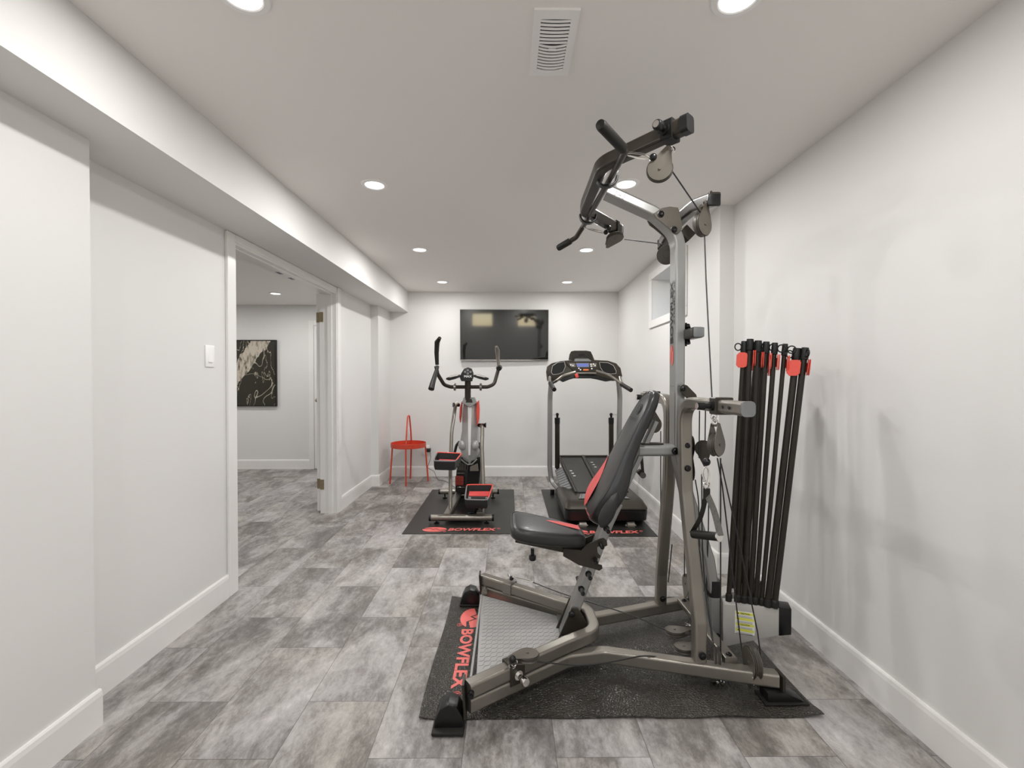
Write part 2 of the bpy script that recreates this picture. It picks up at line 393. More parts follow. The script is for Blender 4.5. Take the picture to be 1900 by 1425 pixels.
trimbox(m, WY0-c, WY1+c, WZ1, WZ1+c); trimbox(m, WY0-c, WY1+c, WZ0-c, WZ0); trimbox(m, WY0-c, WY0, WZ0, WZ1); trimbox(m, WY1, WY1+c, WZ0, WZ1)
m.obj('window_casing', TRIM, win, smooth=0)
# left wall: thick near part, middle, door opening, far part, last jog
LX, FX = -1.612, -1.600
DY0, DY1, DZ = 2.664, 4.222, 2.047
m = MB()
m.box((-1.745, -1.7, 0), (-1.483, 1.625, H)); m.box((-1.745, 1.625, 0), (LX, DY0, H))
m.box((-1.745, DY0, DZ), (LX+0.004, DY1, H)); m.box((-1.745, DY1, 0), (FX, 5.27, H)); m.box((-1.745, 5.27, 0), (-1.515, HB, H))
struct(m.obj('wall_left', WALL, smooth=0))
struct(MB().box((-1.70, -1.6, 2.09), (-1.283, HB-0.0005, H-0.0005)).obj('wall_soffit', WALL, smooth=0))
# wall behind the camera, with two high windows
m = MB(); ws = [(-0.80, -0.18), (0.50, 1.05)]; z0, z1 = 1.80, 2.2
m.box((-1.483, -1.7, 0), (1.434, -1.45, z0)); m.box((-1.483, -1.7, z1), (1.434, -1.45, H))
m.box((-1.483, -1.7, z0), (-0.80, -1.45, z1)); m.box((-0.18, -1.7, z0), (0.50, -1.45, z1)); m.box((1.05, -1.7, z0), (1.434, -1.45, z1))
struct(m.obj('wall_front', WALL, smooth=0))
for i, (a, b) in enumerate(ws):
    m = MB(); m.box((a, -1.64, z0), (b, -1.60, z0+.03)).box((a, -1.64, z1-.03), (b, -1.60, z1)).box((a, -1.64, z0+.03), (a+.03, -1.60, z1-.03)).box((b-.03, -1.64, z0+.03), (b, -1.60, z1-.03))
    wo = struct(m.obj('window_%d' % (i+2), TRIM, smooth=0))
    MB().box((a+.03, -1.622, z0+.03), (b-.03, -1.618, z1-.03)).obj('pane', GLASS, wo, smooth=0)
# hall beyond the door
struct(MB().box((-5.4, 6.28, 0), (-1.5, 6.4, HALL_Z)).obj('wall_hall_back', WALL, smooth=0))
struct(MB().box((-5.4, 0.7, 0), (-5.2, 6.28, HALL_Z)).obj('wall_hall_left', WALL, smooth=0))
struct(MB().box((-5.2, 0.7, 0), (-1.745, 0.8, HALL_Z)).obj('wall_hall_front', WALL, smooth=0))
struct(MB().box((-1.745, HB+0.12, 0), (-1.6, 6.28, HALL_Z)).obj('wall_hall_right', WALL, smooth=0))
# baseboards
BBH = 0.130; BP = [(0, 0), (0.014, 0), (0.014, BBH-0.022), (0.011, BBH-0.006), (0.007, BBH), (0, BBH)]
def bb(name, a, b, nrm, e0=0.0, e1=0.0):
    a, b = V((*a, 0)), V((*b, 0)); d = (b-a).normalized(); n = V((*nrm, 0)).normalized(); a = a-d*e0; b = b+d*e1
    m = MB(); m.loft([[p+n*x+V((0, 0, z)) for x, z in BP] for p in (a, b)])
    return struct(m.obj(name, TRIM, smooth=0))
T = 0.014
bb('baseboard_back', (-1.515, HB), (XR(HB), HB), (0, -1))
bb('baseboard_right', (1.434, -1.44), (1.434, 2.9), (-1, 0))
bb('baseboard_right_step', (1.434, 2.9), (XR(2.9), 2.9), (0, -1), 0, T)
bb('baseboard_right_far', (XR(2.9), 2.9), (XR(HB), HB), (-1, 0))
bb('baseboard_left', (-1.483, -1.44), (-1.483, 1.625), (1, 0), 0, T)
bb('baseboard_left_middle', (LX, 1.625), (LX, 2.594), (1, 0))
bb('baseboard_left_far', (FX, 4.292), (FX, 5.27), (1, 0))
bb('baseboard_left_step', (FX, 5.27), (-1.515, 5.27), (0, -1), 0, T)
bb('baseboard_left_corner', (-1.515, 5.27), (-1.515, HB), (1, 0))
bb('baseboard_front', (-1.483, -1.45), (1.434, -1.45), (0, 1))
bb('baseboard_hall_back', (-5.2, 6.28), (-2.755, 6.28), (0, -1))
bb('baseboard_hall_left', (-5.2, 0.8), (-5.2, 6.28), (1, 0))
# door casing, jambs and the leaf folded back into the hall
m = MB()
m.box((LX, 2.594, 0), (-1.594, DY0+.003, 2.0885), 0.003, 1)
m.box((FX, DY1-.003, 0), (-1.582, 4.292, 2.0885), 0.003, 1)
m.box((LX+.004, DY0+.003, DZ-0.004), (-1.592, DY1-.003, 2.0885), 0.003, 1)
struct(m.obj('trim_1', TRIM, smooth=0))
m = MB()
m.box((-1.748, DY0, 0), (-1.600, DY0+.016, DZ)); m.box((-1.748, DY1-.016, 0), (-1.594, DY1, DZ)); m.box((-1.748, DY0+.016, DZ-.016), (-1.602, DY1-.016, DZ))
for a in ((-1.672, DY0+.016, 0, -1.635, DY0+.026, DZ-.016), (-1.672, DY1-.026, 0, -1.635, DY1-.016, DZ-.016), (-1.672, DY0+.026, DZ-.026, -1.635, DY1-.026, DZ-.016)):
    m.box(a[:3], a[3:])
j = struct(m.obj('trim_2', TRIM, smooth=0))
m = MB()
for y in (3.36, 3.55): m.box((-1.72, y, DZ-.0175), (-1.69, y+.07, DZ-.0165)).cyl((-1.705, y+.035, DZ-.0185), (-1.705, y+.035, DZ-.0165), .006)
m.obj('catch_plate', BLACKM, j)
dr = struct(MB().box((-1.793, 4.243, 0.012), (-1.757, 5.02, 2.035), 0.002, 1).obj('door_1', TRIM, smooth=0))
for z in (0.268, 1.815):
    m = MB(); m.box((-1.792, 4.2405, z-.046), (-1.7575, 4.2430, z+.046)).box((-1.749, 4.2035, z-.046), (-1.713, 4.206, z+.046)).cyl((-1.7505, 4.236, z-.046), (-1.7505, 4.236, z+.046), .006, 10)
    for k in (-1, 0, 1):
        m.cyl((-1.777, 4.2395, z+k*.028), (-1.777, 4.2415, z+k*.028), .0035, 8); m.cyl((-1.722, 4.2025, z+k*.028), (-1.722, 4.205, z+k*.028), .0035, 8)
    m.obj('hinge', BRASS, dr)
m = MB(); m.box((-2.755, 6.262, 0), (-2.685, 6.28, 2.045), .003, 1).box((-1.86, 6.262, 0), (-1.79, 6.28, 2.045), .003, 1).box((-2.685, 6.262, 1.975), (-1.86, 6.28, 2.045), .003, 1)
struct(m.obj('trim_3', TRIM, smooth=0))
m = MB(); m.box((-2.683, 6.27, .01), (-1.862, 6.279, 1.972))
d2 = struct(m.obj('door_2', TRIM, smooth=0))
MB().cyl((-2.62, 6.225, .95), (-2.62, 6.27, .95), .012).ball((-2.62, 6.215, .95), .028).obj('knob', BRASS, d2)
# ------------------------------------------------------------------ downlights
def downlight(x, y, z, label, group, first=None):
    if first is None:
        t = thing('downlight', label, 'ceiling light', (x, y, z), group)
        MB().lathe((x, y, z), (0, 0, -1), [(.0745, 0), (.0745, .002), (.071, .006), (.056, .0075), (.052, .005), (.052, .002), (.052, 0)], 32).obj('trim_ring', WHITE, t)
        MB().lathe((x, y, z), (0, 0, -1), [(.0515, .001), (.0515, .005), (.04, .0058), (.001, .006)], 32).obj('diffuser', GLOW, t)
        return t
    r = first.copy(); COL.objects.link(r); r.location = (x, y, z); r['label'] = label; r['group'] = group
    for ch in list(first.children):
        c2 = ch.copy(); COL.objects.link(c2); c2.parent = r
    return r
rows = {1.32: 'nearest the camera', 2.6: 'of the second pair from the camera', 2.58: 'of the second pair from the camera', 3.9: 'of the third pair from the camera', 5.2: 'of the farthest pair, close to the back wall'}
D0 = None
for x, y in ROOM_LAMPS:
    side = 'left' if x < 0 else 'right'
    if y in rows: lab = 'round white recessed ceiling light, %s one %s' % (side, rows[y])
    elif y > -0.5: lab = 'added white ceiling light out of view, %s one overhead beside the camera' % side
    else: lab = 'added white ceiling light out of view, %s one behind the camera' % side
    o = downlight(x, y, H, lab, 'recessed ceiling lights in two rows', D0); D0 = D0 or o
for k, (x, y) in enumerate(HALL_LAMPS):
    lab = ['round recessed ceiling light seen through the doorway', 'added hall ceiling light out of view near the left hall wall', 'added hall ceiling light out of view just beyond the doorway', 'added hall ceiling light out of view far left of the doorway'][k]
    downlight(x, y, HALL_Z, lab, 'recessed ceiling lights in the hall', D0)
# ------------------------------------------------------------------ ceiling register
t = thing('air_register', 'white louvered air register on the ceiling above the gym machine', 'air vent', (0.143, 1.51, H))
cx, cy = 0.143, 1.51
m = MB()
for lo, hi in (((.074, 1.363), (.097, 1.657)), ((.189, 1.363), (.212, 1.657)), ((.097, 1.363), (.189, 1.398)), ((.097, 1.630), (.189, 1.657))):
    m.box((lo[0], lo[1], H-.007), (hi[0], hi[1], H))
m.obj('frame', WHITE, t)
MB().box((.097, 1.398, H-.0012), (.189, 1.630, H-.0002)).obj('backing', SHADOWGAP, t)
for i in range(16):
    y = 1.404+i*0.0148; bow = 0.010 if i > 6 else 0.003
    p = [V((.097+.092*k/8, y+.004 + bow*(1-((k-4)/4)**2) - (bow*.5), H-.0045)) for k in range(9)]
    MB().sweep(p, rrect(.0078, .004, .0015, 1), (0, 0.35, 1)).obj('louver', WHITE, t)
MB().box((.130, 1.522, H-.0105), (.156, 1.530, H-.004), .001, 1).obj('damper_lever', WHITE, t)
# ------------------------------------------------------------------ light switch
t = thing('light_switch', 'white rocker light switch on the left wall beside the doorway', 'light switch', (LX, 2.455, 1.37))
MB().box((LX, 2.419, 1.311), (LX+.006, 2.492, 1.427), .003, 2).obj('cover_plate', WHITE, t)
MB().hexa([(LX+.004, 2.439, 1.336), (LX+.011, 2.439, 1.336), (LX+.011, 2.472, 1.336), (LX+.004, 2.472, 1.336), (LX+.004, 2.439, 1.402), (LX+.0065, 2.439, 1.402), (LX+.0065, 2.472, 1.402), (LX+.004, 2.472, 1.402)], .0008, 1).obj('rocker', WHITE, t)
# ------------------------------------------------------------------ marble print in the hall
ay = 6.255
t = thing('framed_picture', 'black framed marble print on the hall wall seen through the doorway', 'picture', (-3.52, ay, 1.33))
m = MB(); x0, x1, z0, z1 = -3.86, -3.192, 0.868, 1.776; f = .012
m.box((x0, ay-.012, z0), (x0+f, 6.28, z1)).box((x1-f, ay-.012, z0), (x1, 6.28, z1)).box((x0+f, ay-.012, z0), (x1-f, 6.28, z0+f)).box((x0+f, ay-.012, z1-f), (x1-f, 6.28, z1))
m.obj('frame', BLACKM, t, smooth=0)
MB().box((x0+f, ay-.004, z0+f), (x1-f, 6.279, z1-f)).obj('print', ART, t, smooth=0)
# ------------------------------------------------------------------ television (tilted slightly down, turned slightly left)
tc_ = V((-0.062, 5.735, 1.795)); yaw, til = math.radians(1.1), math.radians(3.6)
R_ = Matrix.Rotation(yaw, 3, 'Z') @ Matrix.Rotation(til, 3, 'X')
ax, ayy, az = R_ @ V((1, 0, 0)), R_ @ V((0, 1, 0)), R_ @ V((0, 0, 1))
t = thing('television', 'wall mounted flat black television on the back wall', 'television', tc_)
W2, H2 = 1.118, 0.642
MB().obox(tc_+ayy*.012, ax, ayy, az, W2, .022, H2, .003, 1).obj('housing', SILVER, t, label='thin silver edge frame')
MB().obox(tc_+ayy*(-.0005)+az*.004, ax, ayy, az, W2-.012, .003, H2-.02).obj('screen', SCREEN, t, smooth=0)
MB().obox(tc_+ayy*(-.001)-az*(H2/2-.004), ax, ayy, az, W2, .006, .008, .001, 1).obj('lower_bezel', CHROME, t, label='silver lower bezel')
MB().obox(tc_+ayy*.042, ax, ayy, az, .40, .04, .30, .004, 1).obj('wall_mount', PLAST, t)
# ------------------------------------------------------------------ red side table, remote
tx, ty, tz = -1.215, 5.48, 0.424
t = thing('side_table', 'round red metal tray table with tall loop handle by the back wall', 'side table', (tx, ty, 0))
m = MB(); m.lathe((tx, ty, tz), (0, 0, 1), [(.001, 0), (.205, 0), (.208, .002), (.208, .052), (.2045, .052), (.2045, .006), (.2, .004), (.001, .004)], 40)
m.obj('tray', TABRED, t)
fr = V((-1.205, 5.50, 0))
LEGS = {'front': (-1.203, 5.285, -1.197, 5.262), 'back': (-1.222, 5.675, -1.232, 5.66), 'left': (-1.393, 5.42, -1.412, 5.375), 'right': (-1.022, 5.52, -.985, 5.52)}
for nme, (ax0, ay0, bx0, by0) in LEGS.items():
    MB().tube([(ax0, ay0, tz+.02), (bx0, by0, 0.0)], .0095, 10).obj('leg', TABRED, t)
hp = fillet([(-1.203, 5.287, tz+.02), (-1.205, 5.34, .62), (-1.210, 5.42, .80), (-1.214, 5.53, .80), (-1.218, 5.62, .62), (-1.222, 5.673, tz+.02)], [0, .3, .055, .055, .3, 0], 8)
MB().tube(hp, .009, 10, up=(1, 0, 0)).obj('handle', TABRED, t)
c = V((-1.215, 5.42, tz+.016)); d = V((1, .12, 0)).normalized(); n = V((0, 0, 1))
t = thing('remote_control', 'slim black remote control lying on the red tray table', 'remote control', c)
MB().obox(c, d, n.cross(d), n, .19, .042, .018, .006, 2).obj('body', PLAST, t)
m = MB()
for i in range(9):
    for k in (-1, 0, 1): m.cyl(c+d*(-.075+i*.018)+n.cross(d)*(k*.011)+n*.008, c+d*(-.075+i*.018)+n.cross(d)*(k*.011)+n*.0102, .0032, 8)
m.obj('button', CAPG, t)
# ------------------------------------------------------------------ adapter and cord
pc = at(791, 835, 5.775)
t = thing('power_adapter', 'black power adapter plugged into the back wall beside the red table', 'power adapter', pc)
MB().box((pc.x-.012, 5.735, pc.z-.022), (pc.x+.055, 5.797, pc.z+.022), .006, 2).obj('housing', PLAST, t)
MB().box((pc.x-.035, 5.792, pc.z-.06), (pc.x+.035, 5.7995, pc.z+.06), .003, 2).obj('outlet_plate', WHITE, t, label='white outlet plate')
pp = [at(798, 836, 5.765), at(799, 850, 5.74), at(795, 862, 5.72), at(794, 868, 5.70), at(801, 872, 5.68), at(806, 876, 5.66)]
pp += [at(809, 884, 5.64), V((at(813, 888, 5.63).x, 5.60, .006)), V((-.86, 5.56, .006)), V((-.78, 5.50, .006)), V((-.70, 5.36, .008)), V((-.62, 5.15, .012)), V((-.57, 5.0, .03))]
def smooth_path(P, k=5):
    P = [V(p) for p in P]; Q = [P[0]*2-P[1]] + P + [P[-1]*2-P[-2]]; out = []
    for i in range(1, len(Q)-2):
        p0, p1, p2, p3 = Q[i-1:i+3]
        for j in range(k):
            t_ = j/k
            out.append(.5*((2*p1)+(p2-p0)*t_+(2*p0-5*p1+4*p2-p3)*t_**2+(3*p1-p0-3*p2+p3)*t_**3))
    out.append(P[-1]); return out
MB().tube(smooth_path(pp), .0028, 6).obj('cord', CABLE, t, label='thin black cord')
# ------------------------------------------------------------------ the big mat under the home gym
def mat_grid(x0, x1, y0, y1, hfun, nx, ny, th=.004):
    m = MB(); g = []
    for j in range(ny+1):
        row = []
        for i in range(nx+1):
            x, y = x0+(x1-x0)*i/nx, y0+(y1-y0)*j/ny
            dx, z = hfun(x, y, i/nx, j/ny)
            row.append((m.bm.verts.new((x+dx, y, z+th)), m.bm.verts.new((x+dx, y, z+.0002))))
        g.append(row)
    for j in range(ny):
        for i in range(nx):
            a, b, c_, d_ = g[j][i], g[j][i+1], g[j+1][i+1], g[j+1][i]
            m.bm.faces.new((a[0], b[0], c_[0], d_[0])); m.bm.faces.new((d_[1], c_[1], b[1], a[1]))
    for i in range(nx):
        for j, fl in ((0, 0), (ny, 1)):
            a, b = g[j][i], g[j][i+1]; m.bm.faces.new((a[1], b[1], b[0], a[0]) if not fl else (a[0], b[0], b[1], a[1]))
    for j in range(ny):
        for i, fl in ((0, 0), (nx, 1)):
            a, b = g[j][i], g[j+1][i]; m.bm.faces.new((a[0], b[0], b[1], a[1]) if not fl else (a[1], b[1], b[0], a[0]))
    return m
def hb(x, y, u, v):
    z = 0.0
    e = math.exp(-((y-1.655)/.05)**2)
    if x > .05: z += e*(.009*(math.sin(x*17+.5)*.5+.5)*(1 if x < 1.1 else 1.6))
    # soft ripples between the rails on the near side
    r = math.exp(-((y-1.78)/.09)**2)*(1/(1+math.exp(-(x-.18)*25)))*(1/(1+math.exp((x-1.0)*20)))
    z += r*.013*(math.sin(x*21+y*13)*.5+.5) + r*.007*(math.sin(x*41-y*27+1)*.5+.5)
    r2 = math.exp(-((x-.62)/.16)**2-((y-2.1)/.07)**2); z += r2*.008
    z += .012*math.exp(-((x+.328)/.035)**2)*.7
    return (0.006*math.sin(y*6), z)
t = thing('exercise_mat', 'large black embossed vinyl mat lying under the tall home gym', 'mat', (.415, 2.11, 0), 'black vinyl exercise mats')
mat_grid(-.328, 1.160, 1.650, 2.575, hb, 90, 56).obj('mat_sheet', MATL, t, smooth=60)
ZT = .0050
def hmat(x, y): return hb(x, y, 0, 0)[1]+.0048
m = text_mb('BOWFLEX', (-.236, 2.245, 0), (0, -1, 0), (1, 0, 0), .060, bold=.035, width=.435)
for v in m.bm.verts: v.co.z = hmat(v.co.x, v.co.y)
m.obj('lettering', REDPR, t)
m = emblem_mb((-.192, 2.352, 0), (0, -1, 0), (1, 0, 0), .095, .062)
for v in m.bm.verts: v.co.z = hmat(v.co.x, v.co.y)
m.obj('emblem', REDPR, t)
for c_, r in (((-.250, 2.285), .013), ((-.207, 1.782), .013)): MB().ring((c_[0], c_[1], hmat(*c_)), (0, 0, 1), r, .0016, 20, 4).obj('mark_ring', REDPR, t)
m2 = text_mb('R', (-.257, 2.291, 0), (0, -1, 0), (1, 0, 0), .014, bold=.01); 
for v in m2.bm.verts: v.co.z = hmat(v.co.x, v.co.y)
m2.obj('registered_mark', REDPR, t)
m2 = text_mb('R', (-.214, 1.788, 0), (0, -1, 0), (1, 0, 0), .014, bold=.01)
for v in m2.bm.verts: v.co.z = hmat(v.co.x, v.co.y)
m2.obj('registered_mark', REDPR, t)
# ------------------------------------------------------------------ the home gym
YC = 2.07
gym = thing('home_gym', 'tall pewter and black cable home gym with seat on large mat', 'exercise machine', (.5, YC, 0))
def part(mb, name, m, parent=gym, label=None, smooth=35): return mb.obj(name, m, parent, label, smooth)
RT52 = rrect(.050, .053, .009, 3)
# base rails (near one and far one)
part(MB().sweep(fillet([(-.150, 1.625, .079), (.24, 1.885, .079), (.40, 1.915, .079), (1.045, 1.752, .079)], [0, .12, .12, 0], 6), RT52), 'base_rail', GUN)
part(MB().sweep(fillet([(-.150, 2.520, .079), (.24, 2.27, .079), (.40, 2.19, .079), (1.045, 2.40, .079)], [0, .12, .12, 0], 6), RT52), 'base_rail', GUN)
# upper tubes above the front rails, joined behind the seat post
part(MB().sweep(fillet([(-.150, 1.620, .134), (.24, 1.895, .134), (.375, 1.975, .136), (.375, 2.165, .136), (.24, 2.245, .134), (-.150, 2.525, .134)], [0, .08, .09, .09, .08, 0], 7), RT52), 'front_tube', GUN)
# front corner plates and rubber feet
def frontfoot(y, s):
    part(MB().prism([(-.152, y-.032, .045), (-.152, y+.03, .045), (-.16, y+.03, .168), (-.16, y-.032, .168)], (-.008, 0, 0)), 'end_plate', DARK)
    pr = [(-.165, .006), (-.268, .006), (-.268, .014), (-.262, .05), (-.245, .082), (-.215, .098), (-.185, .088), (-.165, .055)]
    f = part(MB().prism([(x, y-.042*1-.01*s, z) for x, z in pr], (0, .072, 0), .006, 2), 'foot', BLACKM)
    part(MB().box((-.272, y-.058, .0050), (-.158, y+.04, .018), .005, 2), 'rubber_pad', RUBBER, f)
    part(MB().cyl((-.135, y-.038, .134) if s < 0 else (-.135, y+.038, .134), (-.135, y-.020, .134) if s < 0 else (-.135, y+.02, .134), .011, 14).cyl((-.135, y+.0, .134), (-.135, y-.042, .134) if s < 0 else (-.135, y+.042, .134), .006, 10), 'bolt', BLACKM)
frontfoot(1.622, -1); frontfoot(2.518, 1)
def rearfoot(y):
    part(MB().prism([(1.045, y-.03, .048), (1.045, y+.026, .048), (1.045, y+.026, .108), (1.045, y-.03, .108)], (.01, 0, 0)), 'end_plate', DARK)
    f = part(MB().prism([(x, y-.034, z) for x, z in ((.985, .008), (1.125, .008), (1.125, .018), (1.055, .050), (.985, .050))], (0, .062, 0), .004, 2), 'foot', BLACKM)
    part(MB().box((.97, y-.045, .0075), (1.14, y+.04, .016), .004, 2), 'rubber_pad', RUBBER, f)
rearfoot(1.746); rearfoot(2.405)
# standing platform with a tread pattern
PZ = .082
pq = [(-.152, 2.445), (.235, 2.225), (.250, 1.955), (-.128, 1.700)]
plat = part(MB().prism([(x, y, PZ-.02) for x, y in pq], (0, 0, .02), .004, 2), 'platform', DIAM)
def inq(x, y):
    for i in range(4):
        (ax_, ay_), (bx_, by_) = pq[i], pq[(i+1) % 4]
        L = math.hypot(bx_-ax_, by_-ay_)
        if -((bx_-ax_)*(y-ay_)-(by_-ay_)*(x-ax_))/L < .018: return False
    return True
m = MB(); stepx, stepy = .026, .030
for i in range(18):
    for j in range(28):
        for s in (0, 1):
            x = -.14+i*stepx+s*stepx/2; y = 1.69+j*stepy+s*stepy/2
            if not inq(x, y): continue
            a0 = math.radians(20 if (s) else 160); p = []
            for k in range(5):
                tt = (k-2)/2*.0115; cu = .0035*(1-(k-2)**2/4)
                p.append(V((x+math.cos(a0+PI/4)*tt-math.sin(a0+PI/4)*cu, y+math.sin(a0+PI/4)*tt+math.cos(a0+PI/4)*cu, PZ+.0004)))
            m.sweep(p, [(-.0013, -.0008), (.0013, -.0008), (.0009, .0010), (-.0009, .0010)], caps=False)
part(m, 'tread_pattern', DIAM, plat)
part(MB().box((-.155, 1.70, .055), (-.145, 2.44, .086), .002, 1), 'platform_rim', DIAM, plat)
part(MB().cyl((-.135, 2.44, .095), (-.135, 2.49, .095), .016, 14), 'cross_pin', GUN)
part(MB().prism([(.235, 2.235, .06), (.285, 2.225, .06), (.285, 1.95, .06), (.25, 1.96, .06)], (0, 0, .024), .002, 1), 'platform_bracket', SILVER)
for (x, y) in ((.262, 2.19), (.266, 2.00)): part(MB().cyl((x, y, .083), (x, y, .092), .010, 12), 'bolt', BLACKM)
# seat post
def xz(px, py, Y=YC): p = at(px, py, Y); return p
p0, p1, p2 = V((.253, YC, .086)), V((.443, YC, .585)), V((.668, YC, 1.055))
p2 = V((.490, YC, .685))
part(MB().sweep(fillet([p0, p1, p2], .10, 5), rrect(.070, .046, .008, 2), up=(-1, 0, .4)), 'seat_post', SILVER)
part(MB().prism([at(a, b, 2.022) for a, b in ((1061, 1128), (1074, 1131), (1090, 1158), (1087, 1178), (1046, 1197), (1035, 1187))], (0, .008, 0), .002, 1), 'post_bracket', DARK)
part(MB().prism([at(a, b, 2.022)+V((0, .088, 0)) for a, b in ((1061, 1128), (1074, 1131), (1090, 1158), (1087, 1178), (1046, 1197), (1035, 1187))], (0, .008, 0), .002, 1), 'post_bracket', DARK)
def bolt(c_, ax_=(0, -1, 0), r=.012, l=.012, m=BLACKM):
    c_ = V(c_); a = V(ax_).normalized()
    return part(MB().lathe(c_, a, [(.001, 0), (r*1.25, 0), (r*1.25, l*.25), (r, l*.3), (r*.9, l*.8), (r*.55, l), (r*.5, l*.75), (.001, l*.7)], 14), 'bolt', m)
bolt(at(1061, 1139, 2.02)); bolt(at(1043, 1183, 2.02))
for (a, b) in ((1128, 982), (1117, 1010), (1106, 1038), (1095, 1066), (1082, 1094)):
    c_ = at(a-4, b-3, 2.045)
    part(MB().cyl(c_, c_+V((0, -.012, 0)), .0145, 16).cyl(c_, c_+V((0, -.058, 0)), .0095, 14).cyl(c_+V((0, -.058, 0)), c_+V((0, -.064, 0)), .0095, 14, .006), 'adjustment_peg', BLACKM)
    part(MB().cyl(c_+V((0, .05, 0)), c_+V((0, .105, 0)), .0095, 12), 'adjustment_peg', BLACKM)
# seat pad
def pad(outl, zt, th, nrm_fn=None): pass
def seat_pt(u, v, z):   # u 0 front .. 1 rear, v -1 near .. 1 far
    x = .002+.342*u; hw = .150-.008*u-.125*max(0, u-.36)**1.15
    return V((x, YC+v*hw, .612-.062*u+z))
def pad_mesh(fn, TH, N=14, M_=14, k=3.2, crown=.008):
    """a stuffed pad: superellipse outline with rounded edges"""
    m = MB(); rings = []
    outl = []
    for i in range(48):
        a = 2*PI*i/48; c_, s_ = math.cos(a), math.sin(a)
        outl.append((abs(c_)**(2/k)*(1 if c_ >= 0 else -1), abs(s_)**(2/k)*(1 if s_ >= 0 else -1)))
    for sc, z in ((.3, -TH), (.80, -TH), (.93, -TH*.97), (.99, -TH*.82), (1.0, -TH*.6), (1.0, -TH*.35), (.985, -TH*.16), (.955, -.004), (.94, -.0065), (.925, -.003), (.80, crown*.4), (.5, crown*.85), (.2, crown)):
        rings.append([fn((1+sc*x)/2, sc*y, z) for x, y in outl])
    return m.loft(rings)
seat = part(pad_mesh(seat_pt, .056, k=6.0, crown=.005), 'seat', LEATHER, smooth=60)
def seat_top(u, v): return seat_pt(u, v, .0078)
def leaf(fn, pts_a, pts_b, th):
    a = [fn(*q) for q in pts_a]+[fn(*q) for q in reversed(pts_b)]
    m = MB(); n = len(pts_a); B = [fn(*q) for q in pts_b]; A = [fn(*q) for q in pts_a]
    r1 = [m.bm.verts.new(p) for p in A]; r2 = [m.bm.verts.new(p) for p in B]
    for i in range(n-1): m.bm.faces.new((r1[i], r1[i+1], r2[i+1], r2[i]))
    return m
us = [.50+.44*i/12 for i in range(13)]
for s in (1, -1):
    def edge(u): return .90
    A = [(u, s*(.36+.40*((u-.50)/.44)**.8)) for u in us]; B = [(u, s*(.34-.40*((u-.50)/.44)**.8)) for u in us]
    def st(u, v):
        q = seat_pt(u, v, 0); vv = abs(v); z = .0052*(1-vv**6)+.0010
        return seat_pt(u, v, z)
    if s > 0: part(leaf(st, A, B, 0), 'red_inlay', REDV, seat)
def sp_edge():
    return [seat_pt((1+.94*math.cos(a)*abs(math.cos(a))**(-1+2/3.2) if abs(math.cos(a)) > 1e-6 else 1)/2, .94*(abs(math.sin(a))**(2/3.2))*(1 if math.sin(a) >= 0 else -1), -.0045) for a in [2*PI*i/48 for i in range(48)]]
# seat frame: beam, hook plates, adjusting knob
a = at(958, 1006, 2.05); b = at(1047, 1023, 2.05)
part(MB().sweep([(.03, YC, .522), (.25, YC, .475)], rrect(.05, .030, .004, 1)), 'seat_beam', DARK)
HP = [(1045, 1019), (1079, 1022), (1088, 1011), (1113, 1000), (1120, 998.5), (1126, 1003), (1127, 1012), (1121, 1015), (1113, 1012), (1108, 1016), (1109, 1026), (1114, 1031), (1113, 1036), (1104, 1035), (1104, 1042), (1110, 1047), (1117, 1049), (1118, 1055), (1112, 1059), (1100, 1055), (1075, 1049), (1045, 1032)]
for Y0 in (2.030, 2.104): part(MB().prism([at(a_, b_, 2.03)+V((0, Y0-2.03, 0)) for a_, b_ in HP], (0, .006, 0)), 'hook_plate', DARK)
c_ = at(988, 1018, YC)
part(MB().cyl(c_, c_+V((0, 0, -.03)), .008, 12).lathe(c_+V((0, 0, -.03)), (0, 0, -1), [(.001, 0), (.015, 0), (.0165, .004), (.0165, .018), (.013, .023), (.001, .023)], 16), 'seat_knob', BLACKM)
# backrest
BT, BL = V((.652, YC, 1.198)), V((.372, YC, .600))
bd = (BT-BL); BLEN = bd.length; bd.normalize(); bn = V((-bd.z, 0, bd.x))    # bn points to the sitter
def back_pt(u, v, z):   # u 0 bottom .. 1 top
    if z < 0: z *= 1.0 if u < .30 else max(.56, 1.0-.44*min(1, (u-.30)/.25))
    hw = .108+.050*math.exp(-((u-.20)/.20)**2)*1.0-.018*max(0, u-.5)
    if u < .12: hw *= .62+.38*math.sin(min(1, (u+.02)/.14)*PI/2)
    bulge = .022*math.exp(-((u-.14)/.16)**2)+.010*math.sin(u*PI)
    return BL+bd*(u*BLEN)+V((0, v*hw, 0))+bn*(z+bulge+.012)
bk = part(pad_mesh(back_pt, .084, k=3.4, crown=.004), 'backrest', LEATHER, smooth=60)
def bt_(u, v):
    return back_pt(u, v, .0042*(1-abs(v)**6)+.0012)
ub = [.05+.40*i/14 for i in range(15)]
for s in (1,):
    A = [(u, s*.93*max(.3, 1-abs(2*u-1)**3.4)**(1/3.4)) for u in ub]; B = [(u, s*(.93*max(.3, 1-abs(2*u-1)**3.4)**(1/3.4)-.78*math.sin(PI*min(1, (u-.05)/.40)**.75)**.8)) for u in ub]
    part(leaf(lambda u, v: bt_(u, v), A, B, 0), 'red_inlay', REDV, bk)
